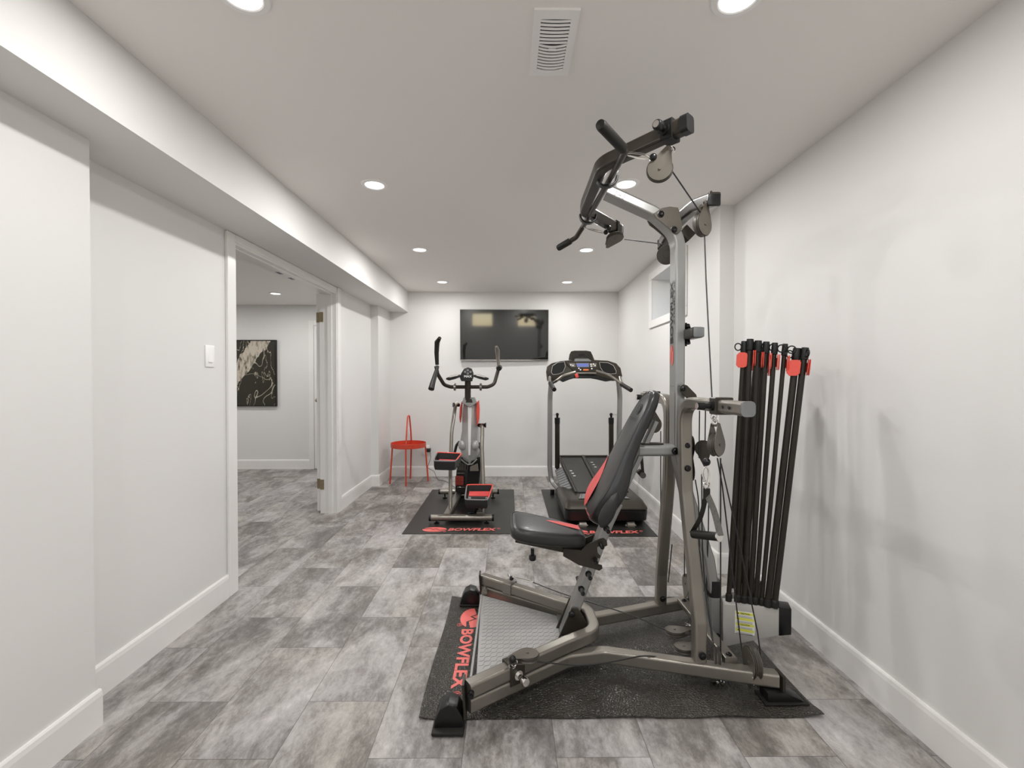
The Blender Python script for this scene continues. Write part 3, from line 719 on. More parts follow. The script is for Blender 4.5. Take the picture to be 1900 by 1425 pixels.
for s_ in (-1, 1):
    cb_ = back_pt(.16, s_*.98, -.045)
    mb_ = MB(); rr = []
    for j_ in range(9):
        f_ = -1+j_/4; q_ = math.sqrt(max(0, 1-f_*f_*.98))
        rr.append([cb_+bd*(f_*.082)+bn*(.030*q_*math.cos(a_)*(1-.25*f_))+V((0, s_*.016*q_*math.sin(a_), 0)) for a_ in [2*PI*i_/18 for i_ in range(18)]])
    mb_.loft(rr); part(mb_, 'side_bolster', LEATHER, bk, smooth=60)
part(MB().tube([back_pt(.035+.05*abs(v_)**4, v_, -.006) for v_ in (.62, .5, .3, .1, -.1, -.3)], .0035, 6, up=bn), 'red_piping', REDV, bk)
# stitching piping along the front face edge
m = MB()
for sc, k_ in ((.945, 3.0), (.915, 3.0)):
    P = []
    for i in range(65):
        a = 2*PI*i/64; c0, s0 = math.cos(a), math.sin(a)
        x, y = abs(c0)**(2/k_)*(1 if c0 >= 0 else -1), abs(s0)**(2/k_)*(1 if s0 >= 0 else -1)
        P.append(back_pt((1+sc*x)/2, sc*y, -.0035))
    m.tube(P, .0016, 5, up=(0.2, 1, .1))
part(m, 'piping', LEATHER, bk)
m = MB()
P = []
for i in range(65):
    a = 2*PI*i/64; c0, s0 = math.cos(a), math.sin(a)
    x, y = abs(c0)**(2/6)*(1 if c0 >= 0 else -1), abs(s0)**(2/6)*(1 if s0 >= 0 else -1)
    P.append(seat_pt((1+.945*x)/2, .945*y, -.0035))
m.tube(P, .0016, 5, up=(0.1, .1, 1)); part(m, 'piping', LEATHER, seat)
# embossed mark near the top of the backrest
ec = back_pt(.84, -.15, .0040)
m = MB().ring(ec, bn, .026, .0016, 24, 6)
emblem_mb(ec+bn*.0012, (0, -1, 0), bd, .019, .019, m, depth=.0008)
part(m, 'embossed_emblem', BLACKPR, bk)
part(text_mb('BOWFLEX', back_pt(.75, .42, .0048), (0, -1, 0), bd, .017, bold=.03, width=.105, depth=.0010), 'embossed_lettering', BLACKPR, bk)
# rail behind the backrest, beam to the upright, lower leg pivot
part(MB().sweep([(.478, YC, .640), (.668, YC, 1.055)], rrect(.036, .024, .004, 1), up=(1, 0, -.4)), 'back_rail', SILVER)
for Y0 in (YC-.030, YC+.022): pass
part(MB().sweep([(.585, YC, .924), (.758, YC, .924)], rrect(.082, .050, .014, 3)), 'support_beam', SILVER)
bolt((.742, YC-.041, .924), r=.013)
part(MB().box((.60, YC-.02, .950), (.70, YC+.02, .956), .002, 1), 'beam_slot_cover', DARK)
part(MB().cyl(at(1184, 873, 2.10), at(1191, 881, 2.10), .012, 12).cyl(at(1190, 845, 2.10), at(1193, 880, 2.10), .007, 10).cyl(at(1193, 882, 2.07), at(1193, 882, 2.13), .014, 16), 'pivot_arm', DARK)
# main upright with its curved foot and the boom on top
UPp = rrect(.080, .046, .009, 3)
up_path = fillet([(.93, YC, .05), (.93, YC, .27), (.905, YC, .43), (.81, YC, .72), (.765, YC, .92), (.765, YC, 1.90), (.655, YC, 1.995), (.44, YC, 2.092)], [0, .12, .15, .2, .2, .16, .14, 0], 7)
upr = part(MB().sweep(up_path, UPp, up=(-1, 0, 0)), 'upright', SILVER)
part(MB().sweep([(.93, YC, .262), (.931, YC, .335)], rrect(.086, .052, .015, 3), up=(-1, 0, 0)), 'collar', BLACKM)
part(MB().sweep([(.765, YC, 1.2145), (.765, YC, 1.2155)], rrect(.0815, .0475, .0145, 3), up=(-1, 0, 0)), 'joint_line', DARK)
XF = .7412
part(text_mb('BOWFLEX', (XF, 2.058, 1.408), (0, 0, 1), (0, 1, 0), .034, bold=.03, width=.285), 'lettering', BLACKPR, upr)
part(text_mb('XTREME 2 SE', (XF, 2.038, 1.49), (0, 0, 1), (0, 1, 0), .013, bold=.02, width=.20), 'lettering', BLACKPR, upr)
part(emblem_mb((XF, 2.072, 1.355), (0, 0, 1), (0, 1, 0), .048, .022), 'emblem', REDPR, upr)
m = MB().box((.474, YC-.043, 2.062), (.506, YC-.0415, 2.075)); 
part(text_mb('3 4 5', (.465, YC-.0405, 2.066), (.91, 0, -.41), (.41, 0, .91), .022, bold=.0, width=.05), 'number_label', LABEL, upr)
# gusset plates where boom and cross arm meet
G = [(1213, 396), (1228, 386), (1243, 383), (1258, 385), (1262, 395), (1263, 404), (1266, 424), (1258, 433), (1250, 433), (1243, 424), (1228, 412), (1218, 405)]
for dy in (0, .094): part(MB().prism([at(a_, b_, 2.022)+V((0, dy, 0)) for a_, b_ in G], (0, .006, 0), .001, 1), 'gusset_plate', PLATE)
bolt(at(1226, 397, 2.021)); bolt(at(1250, 426, 2.021))
# rear cross arm carrying the hanging pulleys
ca = [(.795, 1.765, 1.945), (.795, 1.94, 1.985), (.795, 2.07, 1.99), (.795, 2.20, 1.985), (.795, 2.375, 1.945)]
arm = part(MB().sweep(fillet(ca, .15, 5), rrect(.045, .050, .009, 3)), 'rear_cross_arm', DARK)
for y in (1.765, 2.375): part(MB().box((.771, y-.004 if y < 2 else y-.012, 1.918), (.819, y+.012 if y < 2 else y+.004, 1.972), .006, 2), 'end_cap', BLACKM, arm)
part(MB().sweep([(.782, YC, 1.925), (.822, YC, 1.885)], rrect(.05, .05, .008, 2)), 'arm_stub', DARK)
# lat tower cross bar: wings angled outwards
lb = [(.588, 1.535, 2.098), (.362, 1.79, 2.088), (.366, 1.95, 2.088), (.368, 2.19, 2.088), (.375, 2.275, 2.088), (.612, 2.560, 2.085)]
lat = part(MB().sweep(fillet(lb, [0, .12, .05, .05, .07, 0], 7), rrect(.046, .052, .009, 3)), 'lat_crossbar', DARK)
part(MB().sweep([(.585, 1.538, 2.098), (.602, 1.519, 2.0985)], rrect(.052, .058, .012, 3)), 'end_cap', BLACKM, lat)
part(MB().sweep([(.609, 2.557, 2.085), (.622, 2.572, 2.085)], rrect(.050, .056, .012, 3)), 'end_cap', CAPG, lat)
dirn = V((.666, -.745, 0)); sn = V((-.745, -.666, 0))
cc = V((.558, 1.568, 2.0975))
br = part(MB().sweep([cc-dirn*.028, cc+dirn*.014], rrect(.060, .068, .004, 1)), 'sliding_bracket', BLACKM, lat)
kb = cc+sn*.030-dirn*.012
part(MB().cyl(kb, kb+sn*.008, .020, 18).cyl(kb, kb+sn*.028, .011, 14).lathe(kb+sn*.026, sn, [(.001, 0), (.016, 0), (.0175, .004), (.0175, .020), (.0145, .026), (.001, .026)], 20), 'pull_knob', BLACKM, br)
part(MB().cyl(kb+sn*.052, kb+sn*.0535, .0115, 16), 'knob_cap', CHROME, br)
cc2 = V((.578, 2.519, 2.085)); dirn2 = V((.64, .77, 0))
part(MB().sweep([cc2-dirn2*.012, cc2+dirn2*.012], rrect(.058, .064, .006, 1)), 'sliding_bracket', BLACKM, lat)
kb2 = cc2+V((-.72, .69, 0))*.0-V((0, 0, .03))-dirn2*.07
part(MB().ball(kb2+V((0, -.03, -.004)), .014).cyl(kb2+V((0, -.03, 0)), kb2+V((0, 0, .02)), .006), 'pull_knob', BLACKM, lat)
# hooks for the lat bar
for y in (1.885, 2.325):
    P = [(.360, y, 2.084), (.364, y, 2.060), (.383, y, 2.041), (.420, y, 2.041), (.440, y, 2.058), (.444, y, 2.084)]
    part(MB().sweep(fillet(P, .03, 4), rrect(.030, .009, .003, 1), up=(0, 0, 1)), 'lat_bar_hook', BLACKM, lat)
# ---- the two side frames: leg, curve and press arm in one bent tube
def side_leg(s):
    f = lambda x, y, z: (x, YC+s*(y-YC), z)
    P = [f(.772, 1.835, .102), f(.774, 1.838, .255), f(.766, 1.965, .76), f(.765, 1.985, 1.148), f(.790, 1.50, 1.148)]
    P = fillet(P, [0, .08, .25, .105, 0], 9)
    o = part(MB().sweep(P, rrect(.048, .052, .011, 3), up=(1, 0, 0)), 'side_leg', GUN)
    part(MB().sweep([f(.7895, 1.503, 1.148), f(.790, 1.496, 1.148)], rrect(.052, .050, .015, 3), up=(1, 0, 0)), 'end_cap', CAPG, o)
    for yy in (1.565, 1.61):
        a = V(f(.784, yy, 1.148)); part(MB().cyl(a+V((-.0275, 0, 0)), a+V((-.0262, 0, 0)), .006, 12), 'pin_hole', SHADOWGAP, o)
    return o
side_leg(1)
far = side_leg(-1)
bolt((.776, 1.808, .135)); bolt((.776, 2.283, .135)); bolt(at(1275, 827, 1.955)+V((0, .0, 0)), r=.011); bolt(at(1276, 869, 1.945), r=.011)
# collars on the press arms with spring pins
def arm_collar(s):
    f = lambda x, y, z: V((x, YC+s*(y-YC), z)); y = 1.672
    o = part(MB().box(tuple(min(a, b) for a, b in zip(f(.748, y-.026, 1.117), f(.815, y+.026, 1.180))), tuple(max(a, b) for a, b in zip(f(.748, y-.026, 1.117), f(.815, y+.026, 1.180))), .003, 1), 'arm_collar', DARK)
    a = f(.748, y, 1.148)
    part(MB().cyl(a, a+V((-.008, 0, 0)), .017, 18).cyl(a, a+V((-.05, 0, 0)), .010, 14).lathe(a+V((-.028, 0, 0)), (-1, 0, 0), [(.001, 0), (.013, 0), (.0145, .004), (.0145, .026), (.001, .028)], 18), 'spring_pin', BLACKM, o)
    part(MB().cyl(a+V((-.056, 0, 0)), a+V((-.058, 0, 0)), .012, 16), 'pin_cap', CHROME, o)
    return o
arm_collar(1); arm_collar(-1)
part(MB().box((.78, 1.93, 1.423), (.83, 2.055, 1.470), .010, 3), 'squat_stub', DARK)
part(MB().box((.782, 1.924, 1.425), (.828, 1.934, 1.468), .005, 2), 'end_cap', CAPG)
part(MB().cyl((.802, 2.035, 1.475), (.802, 2.045, 1.49), .01).cyl((.802, 2.035, 1.405), (.802, 2.045, 1.425), .01).box((.785, 2.045, 1.395), (.80, 2.06, 1.50)), 'stub_bracket', BLACKM)
# diagonal stay between upright and press arm
part(MB().prism([at(a_, b_, 2.00) for a_, b_ in ((1262, 718), (1268, 713), (1275, 715), (1292, 732), (1294, 740), (1276, 741), (1262, 726))], (0, .006, 0), .001, 1), 'stay_plate', DARK)
bolt(at(1267, 721, 1.998), r=.010)
# cross tube of the base with bolts
part(MB().sweep([(.895, 1.815, .112), (.885, 2.31, .112)], rrect(.050, .024, .006, 2)), 'base_crossbar', GUN)
bolt((.895, 1.835, .124), (0, 0, 1), .010, .008); bolt((.885, 2.285, .124), (0, 0, 1), .010, .008); bolt((.935, YC-.042, .088), r=.012)
# ---- rod box: a wing each side
def rodwing(s):
    f = lambda x, y, z: V((x, YC+s*(y-YC), z))
    a0, a1 = (.962, 2.035), (1.172, 1.955); d_ = V((a1[0]-a0[0], s*(a1[1]-a0[1]), 0)).normalized(); n_ = V((d_.y, -d_.x, 0))*(1 if s > 0 else -1)
    A = V(f(a0[0], a0[1], 0)); B = V(f(a1[0], a1[1], 0)); th = .062
    def q(p, z, k): return V((p.x, p.y, z))+n_*(th/2*k)
    P = [q(A, .052, -1), q(B, .150, -1), q(B, .150, 1), q(A, .052, 1), q(A, .246, -1), q(B, .268, -1), q(B, .268, 1), q(A, .246, 1)]
    bx = part(MB().hexa(P, .004, 2), 'rod_box', BOXG)
    B2 = B+d_*.040
    P = [q(B-d_*.008, .146, -1.06), q(B2, .160, -1.06), q(B2, .160, 1.06), q(B-d_*.008, .146, 1.06), q(B-d_*.008, .272, -1.06), q(B2, .272, -1.06), q(B2, .272, 1.06), q(B-d_*.008, .272, 1.06)]
    part(MB().hexa(P, .004, 2), 'box_end_cap', BLACKM, bx)
    return bx, A, B, d_, n_
bx, RA, RB, rd, rn = rodwing(1)
bx2, RA2, RB2, rd2, rn2 = rodwing(-1)
nn = -rn if rn.y > 0 else rn
lc = RA+rd*.048+nn*.0318
part(MB().prism([lc+V((0, 0, .128)), lc+rd*.078+V((0, 0, .130)), lc+rd*.078+V((0, 0, .228)), lc+V((0, 0, .226))], nn*.0006), 'warning_label', LABEL, bx)
m = MB()
for k in range(4):
    z = .2185-k*.0245
    m.prism([lc+nn*.0007+rd*.003+V((0, 0, z-.006)), lc+nn*.0007+rd*.075+V((0, 0, z-.005)), lc+nn*.0007+rd*.075+V((0, 0, z+.006)), lc+nn*.0007+rd*.003+V((0, 0, z+.005))], nn*.0004)
part(m, 'label_stripe', YEL, bx)
for k, wd in enumerate(('CAUTION', 'DO NOT BEND', 'WARNING', 'KEEP CLEAR')):
    pass
m = MB()
for k in range(4):
    z = .2185-k*.0245
    for i in range(3):
        o_ = lc+nn*.0012+rd*(.005)+V((0, 0, z-.011-i*.0035)); m.prism([o_, o_+rd*.064, o_+rd*.064+V((0, 0, .0008)), o_+V((0, 0, .0008))], nn*.0001)
    o_ = lc+nn*.0013+rd*.010+V((0, 0, z-.0035)); m.poly([o_, o_+rd*.007, o_+rd*.0035+V((0, 0, .007))])
part(m, 'fine_print', BLACKPR, bx)
part(text_mb('CAUTION', lc+nn*.0013+rd*.022+V((0, 0, .2155)), rd, (0, 0, 1), .006, bold=.02), 'label_lettering', BLACKPR, bx)
part(text_mb('CAUTION', lc+nn*.0013+rd*.022+V((0, 0, .1665)), rd, (0, 0, 1), .006, bold=.02), 'label_lettering', BLACKPR, bx)
# ---- the rods
def rod(pb, pt, r, capr, hook, wide=False):
    pb, pt = V(pb), V(pt); d_ = (pt-pb).normalized(); L = (pt-pb).length
    o = part(MB().tube([pb, pb+d_*(L-.045)], r, 14, up=(1, 0, 0)), 'power_rod', ROD)
    part(MB().lathe(pb, d_, [(.001, -.012), (r*1.25, -.012), (r*1.35, .012), (r*1.2, .02), (r*1.02, .022)], 14), 'rod_boot', RUBBER, o)
    part(MB().lathe(pb+d_*(L-.052), d_, [(r*1.0, 0), (capr, .002), (capr*1.08, .010), (capr, .042), (capr*.9, .052), (.001, .052)], 14), 'rod_cap', BLACKM, o)
    hc = pb+d_*(L-.026)+V(hook)*(capr+.014)
    part(MB().ring(hc, V(hook).cross(d_), .0155, .0028, 20, 6), 'rod_hook', BLACKM, o)
    c0 = pb+d_*(L-.085); side = V(hook)
    sp_ = side.cross(d_).normalized()
    w_ = r*1.1+.011
    prof = [(-w_, -.024), (-w_*.55, -.034), (w_*.55, -.034), (w_, -.022), (w_, .022), (w_*.55, .034), (-w_*.55, .034), (-w_, .024)]
    mm = MB()
    if wide:      # flat clip hugging the far side of the rod
        bk_ = V((.45, .89, 0)); sdw = V((-.89, .45, 0))
        mm.prism([c0+sdw*(a_*.95+.006)+d_*b_-bk_*(r+.010) for a_, b_ in prof], bk_*.006, .001, 1)
        mm.prism([c0+sdw*(a_*.3-.010)+d_*b_*.9-bk_*(r+.006) for a_, b_ in prof], bk_*(r*2+.008), .001, 1)
    else:         # the clip stands edge-on beside the rod
        bk_ = V((.45, .89, 0)); sdw = V((.89, -.45, 0))
        for q_ in (-.0042, .0022):
            mm.prism([c0+sdw*(r+.0065+q_)+bk_*(a_*.7-.008)+d_*b_ for a_, b_ in prof], sdw*.0036, .0008, 1)
        mm.prism([c0+sdw*(r-.004)+bk_*(.010)+d_*b_ for b_ in (-.02, .02)]+[c0+sdw*(r-.004)+bk_*(.016)+d_*b_ for b_ in (.02, -.02)], sdw*.012)
    part(mm, 'rod_clip', REDP, o)
    return o
RODS = [((1352, 1110), (1381, 633), .0105, .0135), ((1369, 1112), (1392, 629), .0125, .0155), ((1381, 1114), (1407, 632), .0130, .0155), ((1392, 1115), (1422, 634), .0115, .014), ((1402, 1117), (1438, 636), .0100, .0125), ((1413, 1118), (1457, 638), .0090, .0115), ((1424, 1120), (1479, 646), .0135, .0165), ((1437, 1122), (1494, 645), .0125, .0155)]
for i, ((bx_, by_), (tx_, ty_), r, cr_) in enumerate(RODS):
    k = i/7
    Yb = 2.030-.090*k; Yt = 2.030-.105*k
    pb, pt = at(bx_, by_, Yb), at(tx_, ty_, Yt)
    if pb.z < .25: pb.z = .25
    hook = V((-1, -.1, 0)) if i in (0, 6) else V((.75, -.66, 0)) if i < 6 else V((-.2, -1, 0))
    rod(pb, pt, r, cr_, hook.normalized(), i in (0, 6))
    # its twin on the far wing
    def mir(p): return V((p.x, 2*YC-p.y+.0, p.z))
    if i >= 3: rod(mir(pb), mir(pt), r, cr_, V((.8, .6, 0)))
# ---- pulleys
def pulley(c_, axis, r, tipdir, th=.014, plates=True, tip=1.75, pm=PULLEY, ring_end=True):
    c_ = V(c_); a = V(axis).normalized(); tdir = V(tipdir); tdir = (tdir-a*tdir.dot(a)).normalized(); sd = a.cross(tdir)
    prof = [(.001, -th*.5), (r*.35, -th*.5), (r*.37, -th*.38), (r*.85, -th*.38), (r*.97, -th*.5), (r, -th*.42), (r*.86, -th*.08), (r*.86, th*.08), (r, th*.42), (r*.97, th*.5), (r*.85, th*.38), (r*.37, th*.38), (r*.35, th*.5), (.001, th*.5)]
    o = part(MB().lathe(c_, a, prof, 28), 'pulley', pm)
    if plates:
        m = MB()
        for k in (-1, 1):
            pts = []
            R_ = r*.93
            for i in range(15):
                an = math.radians(58+ (360-116)*i/14); pts.append((R_*math.cos(an), R_*math.sin(an)))
            pts = pts + [(r*tip, -r*.20), (r*tip*1.05, 0), (r*tip, r*.20)]
            m.prism([c_+a*(k*(th*.5+.0022)-.0009)+tdir*x+sd*y for x, y in pts], a*.0018)
        m.cyl(c_-a*(th*.5+.006), c_+a*(th*.5+.006), .005, 10)
        tp = c_+tdir*(r*tip*.92); m.cyl(tp-a*(th*.5+.004), tp+a*(th*.5+.004), .0045, 10)
        part(m, 'pulley_bracket', PLATE if pm is PULLEY else pm, o)
    return o, c_+tdir*(r*tip)
def chain(a, b, n, R=.0115, r=.0022, m=CHROME):
    a, b = V(a), V(b); d_ = (b-a); mm = MB()
    for i in range(n):
        p = a+d_*((i+.5)/n); d0 = d_.normalized(); q = V((1, 0, 0)) if i % 2 else V((0, 1, 0)); q = (q-d0*q.dot(d0)).normalized()
        mm.ring(p, q, R, r, 16, 6, sq=1.0)
    return part(mm, 'chain', m)
def cable(P, r=.0027, name='cable', sm=False, m=CABLE):
    return part(MB().tube(smooth_path(P) if sm else P, r, 7), name, m)
def carabiner(a, b, wd=.016, r=.0035, up=(0, 1, 0)):
    a, b = V(a), V(b); d_ = (b-a); L = d_.length; d_.normalize(); s_ = (V(up)-d_*V(up).dot(d_)).normalized(); P = []
    for i in range(24):
        an = 2*PI*i/24; x = math.cos(an); y = math.sin(an); wk = wd*(.62+.38*((1+x)/2))
        P.append(a+d_*(L*.5*(1+x)) + s_*(wk*.5*y*1.6))
    P.append(P[0]+V((1e-5, 0, 0)))
    return part(MB().tube(P, r, 7, up=d_.cross(s_)), 'carabiner', CHROME)
Z0 = (0, 0, 1)
# top near pulley, hanging off the sliding bracket
c1 = at(1224, 315, 1.585); o, tp = pulley(c1, (-.30, -1, .05), .0445, (.42, 0, 1))
chain(at(1248, 279, 1.575), tp, 2)
c2 = at(1303, 417, 1.79); o, tp2 = pulley(c2, (.55, -.83, 0), .0470, (.10, .1, 1), th=.020)
chain(at(1311, 374, 1.785), tp2, 2, .009)
part(MB().ring((.795, 1.80, 1.978), (1, 0, 0), .010, .002), 'snap_ring', BLACKM)
c3 = at(1141, 441, 2.50); o, tp3 = pulley(c3, (.10, -.30, -.95), .047, (-.35, .9, 0), pm=PULLEY)
chain(at(1142, 425, 2.53), at(1143, 433, 2.50), 1, .008)
c4 = at(1237, 473, 2.19); pulley(c4, (-.35, -1, 0), .046, (.4, 0, -.3), plates=False)
# beneath the near press arm
c5 = at(1329, 825, 1.672); o, tp5 = pulley(c5, (.62, -.78, .05), .044, (0, 0, 1), th=.022)
chain(at(1324, 770, 1.672), tp5, 3, .011)
c5f = V((.787, 2.468, .985)); o, tp5f = pulley(at(1214, 788, 2.45), (.35, -1, 0), .044, (-.2, 0, 1)); chain((.787, 2.46, 1.118), tp5f, 2)
c6 = at(1305, 832, 2.00); pulley(c6, (-.45, -1, 0), .036, (.12, 0, -1), tip=2.1, pm=DARK)
pulley(at(1281, 826, 2.045), (.95, -.15, 0), .045, (0, .2, -1), pm=DARK); pulley(at(1281, 874, 2.02), (.95, -.15, 0), .045, (-.3, .2, .8), pm=DARK)
# horizontal pulleys on the base
c8 = at(1252, 1172, 2.03); pulley(c8, (0, .12, 1), .046, (1, .15, 0), pm=PULLEY); chain(at(1272, 1157, 2.06), at(1280, 1160, 2.06), 2, .008)
pulley(at(1269, 1203, 1.925), (0, .08, 1), .043, (1, .2, 0), pm=PULLEY)
pulley(at(1213, 1124, 2.33), (0, .05, 1), .045, (1, .1, 0))
# near front pulley on a sliding bracket
nb = V((.845, .535, 0)).normalized(); nsd = V((nb.y, -nb.x, 0))
bc = V((.016, 1.737, .127))
sb = part(MB().sweep([bc-nb*.032, bc+nb*.032], rrect(.062, .080, .003, 1)), 'sliding_bracket', DARK)
kk = bc+nsd*.030-V((0, 0, .0))
part(MB().cyl(kk, kk+nsd*.008, .018, 18).cyl(kk, kk+nsd*.035, .010, 14).lathe(kk+nsd*.030, nsd, [(.001, 0), (.013, 0), (.0155, .004), (.0155, .024), (.0135, .028), (.001, .028)], 18), 'pull_knob', CHROME, sb)
c10 = at(979, 1217, 1.728); pulley(c10, (0, .1, 1), .046, (-1, -.45, 0), th=.016)
chain(at(948, 1236, 1.70), at(958, 1230, 1.70), 2, .012)
part(MB().ball(at(951, 1223, 1.69), .014), 'cable_stop', BLACKM)
fb = V((.002, 2.416, .135)); fdir = V((.81, -.58, 0)).normalized()
sb2 = part(MB().sweep([fb-fdir*.026, fb+fdir*.026], rrect(.060, .062, .006, 1)), 'sliding_bracket', GUN)
part(MB().ball(at(949, 1073, 2.41), .012), 'cable_stop', BLACKM)
part(MB().ring(at(944, 1070, 2.41), (1, .3, 0), .014, .003), 'ring', CHROME)
carabiner(at(951, 1070, 2.36), at(989, 1080, 2.30), .014, .0032, (0, 1, 0))
# rear near pulleys standing upright over the rail
c11 = at(1396, 1229, 1.79); o, tp11 = pulley(c11, (-1, .06, 0), .060, (.12, -.1, -1), th=.026, tip=1.55); chain(tp11, (.945, 1.752, .098), 2, .010)
c12 = at(1329, 1226, 1.85); o, tp12 = pulley(c12, (-.95, .32, .05), .057, (.1, -.15, -1), th=.022, tip=1.55); chain(tp12, at(1345, 1263, 1.80), 2, .009)
c13 = at(1275, 1083, 2.33); pulley(c13, (-.97, .03, 0), .050, (.2, 0, -1))
# cables
cable([at(1246, 316, 1.585), at(1300, 395, 1.79)])
cable([at(1307, 432, 1.79), at(1310, 520, 1.77), at(1321, 738, 1.71)])
cable([at(1159, 444, 2.47), at(1230, 453, 2.2)], m=CABLE)
cable([at(1337, 850, 1.68), at(1337, 1010, 1.72), at(1337, 1210, 1.83)])
cable([at(1331, 850, 1.68), at(1340, 900, 1.69), at(1376, 1205, 1.79)])
cable([at(1338, 860, 1.70), at(1372, 1010, 1.74), at(1406, 1175, 1.78), at(1412, 1222, 1.79)])
cable([at(1226, 800, 2.42), at(1226, 900, 2.40), at(1226, 1120, 2.33)])
cable([at(1298, 762, 1.98), at(1297, 850, 1.98)]); cable([at(1309, 762, 1.99), at(1308, 830, 2.0)])
cable([at(1290, 890, 2.0), at(1296, 930, 2.0), at(1297, 985, 2.0), at(1300, 1040, 2.0), at(1322, 1190, 1.87)], sm=True)
cable([at(1302, 880, 1.98), at(1303, 1000, 1.98), at(1308, 1080, 1.98), at(1325, 1200, 1.86)], sm=True)
cable([at(1315, 900, 2.0), at(1314, 1000, 2.02), at(1311, 1075, 2.05), at(1312, 1110, 2.06)], sm=True)
cable([at(1270, 985, 2.35), at(1270, 1070, 2.33)]); cable([at(1247, 1010, 2.25), at(1240, 1080, 2.3)])
cable([at(988, 1080, 2.30), at(1040, 1100, 2.24), at(1100, 1119, 2.17), at(1170, 1141, 2.1), at(1234, 1168, 2.03)], sm=True)
cable([at(992, 1227, 1.70), at(1050, 1233, 1.73), at(1100, 1233, 1.74), at(1150, 1225, 1.79), at(1195, 1217, 1.84), at(1240, 1221, 1.87), at(1262, 1222, 1.88)], sm=True)
cable([at(1276, 1156, 2.06), at(1284, 1140, 2.07), at(1287, 1125, 2.1), at(1284, 1105, 2.2)], sm=True)
# ------------------------------------------------------------------ lat bar on its hooks
t = thing('lat_bar', 'long black pulldown bar with bent grips hooked on the gym crossbar', 'exercise bar', (.415, 2.05, 2.06))
LBP = [at(1111, 238, 1.50), at(1157, 283, 1.62), V((.438, 1.945, 2.058)), V((.438, 2.245, 2.058)), at(1088, 413, 2.47), at(1067, 439, 2.50), at(1034, 455, 2.56)]
LBP = [V((.300, 1.49, 2.073)), V((.416, 1.64, 2.066)), V((.398, 2.44, 2.066)), V((.370, 2.53, 2.03)), V((.285, 2.60, 1.996))]
MB().tube(fillet(LBP, [0, .03, .05, .04, 0], 6), .0135, 14).obj('bar', DARK, t)
d_ = (LBP[0]-LBP[1]).normalized(); MB().tube([LBP[0]+d_*.012, LBP[0]+d_*.010, LBP[0], LBP[1]-(-d_)*(-.0)+d_*.02], .0185, 16, scale=[.55, .85, 1, 1]).obj('grip', RUBBER, t)
d_ = (LBP[4]-LBP[3]).normalized(); MB().tube([LBP[4]+d_*.012, LBP[4]+d_*.010, LBP[4], LBP[3]+d_*.035], .0185, 16, scale=[.55, .85, 1, 1]).obj('grip', RUBBER, t)
carabiner(V((.418, 1.66, 2.066)), at(1205, 292, 1.585)); part(MB().ball(at(1212, 292, 1.585), .0135), 'cable_stop', BLACKM)
carabiner(V((.400, 2.43, 2.052)), at(1120, 432, 2.47), .014, .003); part(MB().ball(at(1124, 431, 2.48), .013), 'cable_stop', BLACKM)
# ------------------------------------------------------------------ strap handle
hc1, hc2 = at(1286, 991, 1.70), at(1334, 996, 1.60)
t = thing('strap_handle', 'black stirrup handle on grey webbing hanging from the press arm', 'strap handle', (hc1+hc2)/2)
MB().tube([hc1, hc2], .0155, 18).obj('grip', RUBBER, t)
dd = (hc2-hc1).normalized()
MB().tube([hc2-dd*.002, hc2+dd*.003], .017, 18).obj('grip_collar', CHROME, t)
tpz = at(1311, 915, 1.66)
def strap(a, b, mid, wv):
    P = smooth_path([a, mid, b], 6)
    return MB().sweep(P, rrect(.022, .0025, .001, 1), up=wv)
strap(tpz, hc2+V((0, 0, .004))+dd*.006, (tpz+hc2)/2+V((.006, 0, .01)), (-.45, -.89, 0)).obj('strap', WEB, t)
strap(tpz, hc1+V((0, 0, .004))-dd*.006, (tpz+hc1)/2+V((.004, 0, -.01)), (.25, -.95, 0)).obj('strap', RUBBER, t)
MB().obox(tpz+V((0, 0, -.002)), (1, -.3, 0), (.3, 1, 0), Z0, .024, .010, .042, .002, 1).obj('stitched_end', RUBBER, t)
MB().ring(tpz+V((0, 0, .030)), (.3, -1, 0), .0135, .003, 20, 8).obj('steel_ring', CHROME, t)
carabiner(tpz+V((0, 0, .034)), at(1309, 866, 1.665), .018, .004, (1, 0, 0))
part(MB().ball(at(1311, 857, 1.67), .0145), 'cable_stop', BLACKM)
carabiner(at(1311, 862, 1.67), at(1312, 884, 1.67), .014, .003, (0, 1, 0)) if False else None
# ------------------------------------------------------------------ mats under the two cardio machines
def small_mat(x0, x1, y0, y1, label, lx0, lx1, ly, exl):
    t = thing('exercise_mat', label, 'mat', ((x0+x1)/2, (y0+y1)/2, 0), 'black vinyl exercise mats')
    MB().box((x0, y0, .0003), (x1, y1, .005), .0015, 1).obj('mat_sheet', MATV, t)
    text_mb('BOWFLEX', (lx0, ly-.033, .0054), (1, 0, 0), (0, 1, 0), .066, bold=.035, width=lx1-lx0, shear=.2).obj('lettering', REDPR, t)
    emblem_mb((exl, ly+.0, .0054), (1, 0, 0), (0, 1, 0), .100, .058).obj('emblem', REDPR, t)
    MB().ring((lx1+.018, ly+.02, .0056), Z0, .012, .0016, 18, 4).ring((exl+.088, ly-.045, .0056), Z0, .012, .0016, 18, 4).obj('registered_mark', REDPR, t)
    return t
small_mat(-.862, .052, 3.635, 5.085, 'black vinyl mat lying under the elliptical trainer', -.505, -.105, 3.735, -.615)
small_mat(.355, 1.175, 3.565, 5.085, 'black vinyl mat lying under the treadmill with split treadles', .645, 1.055, 3.665, .540)
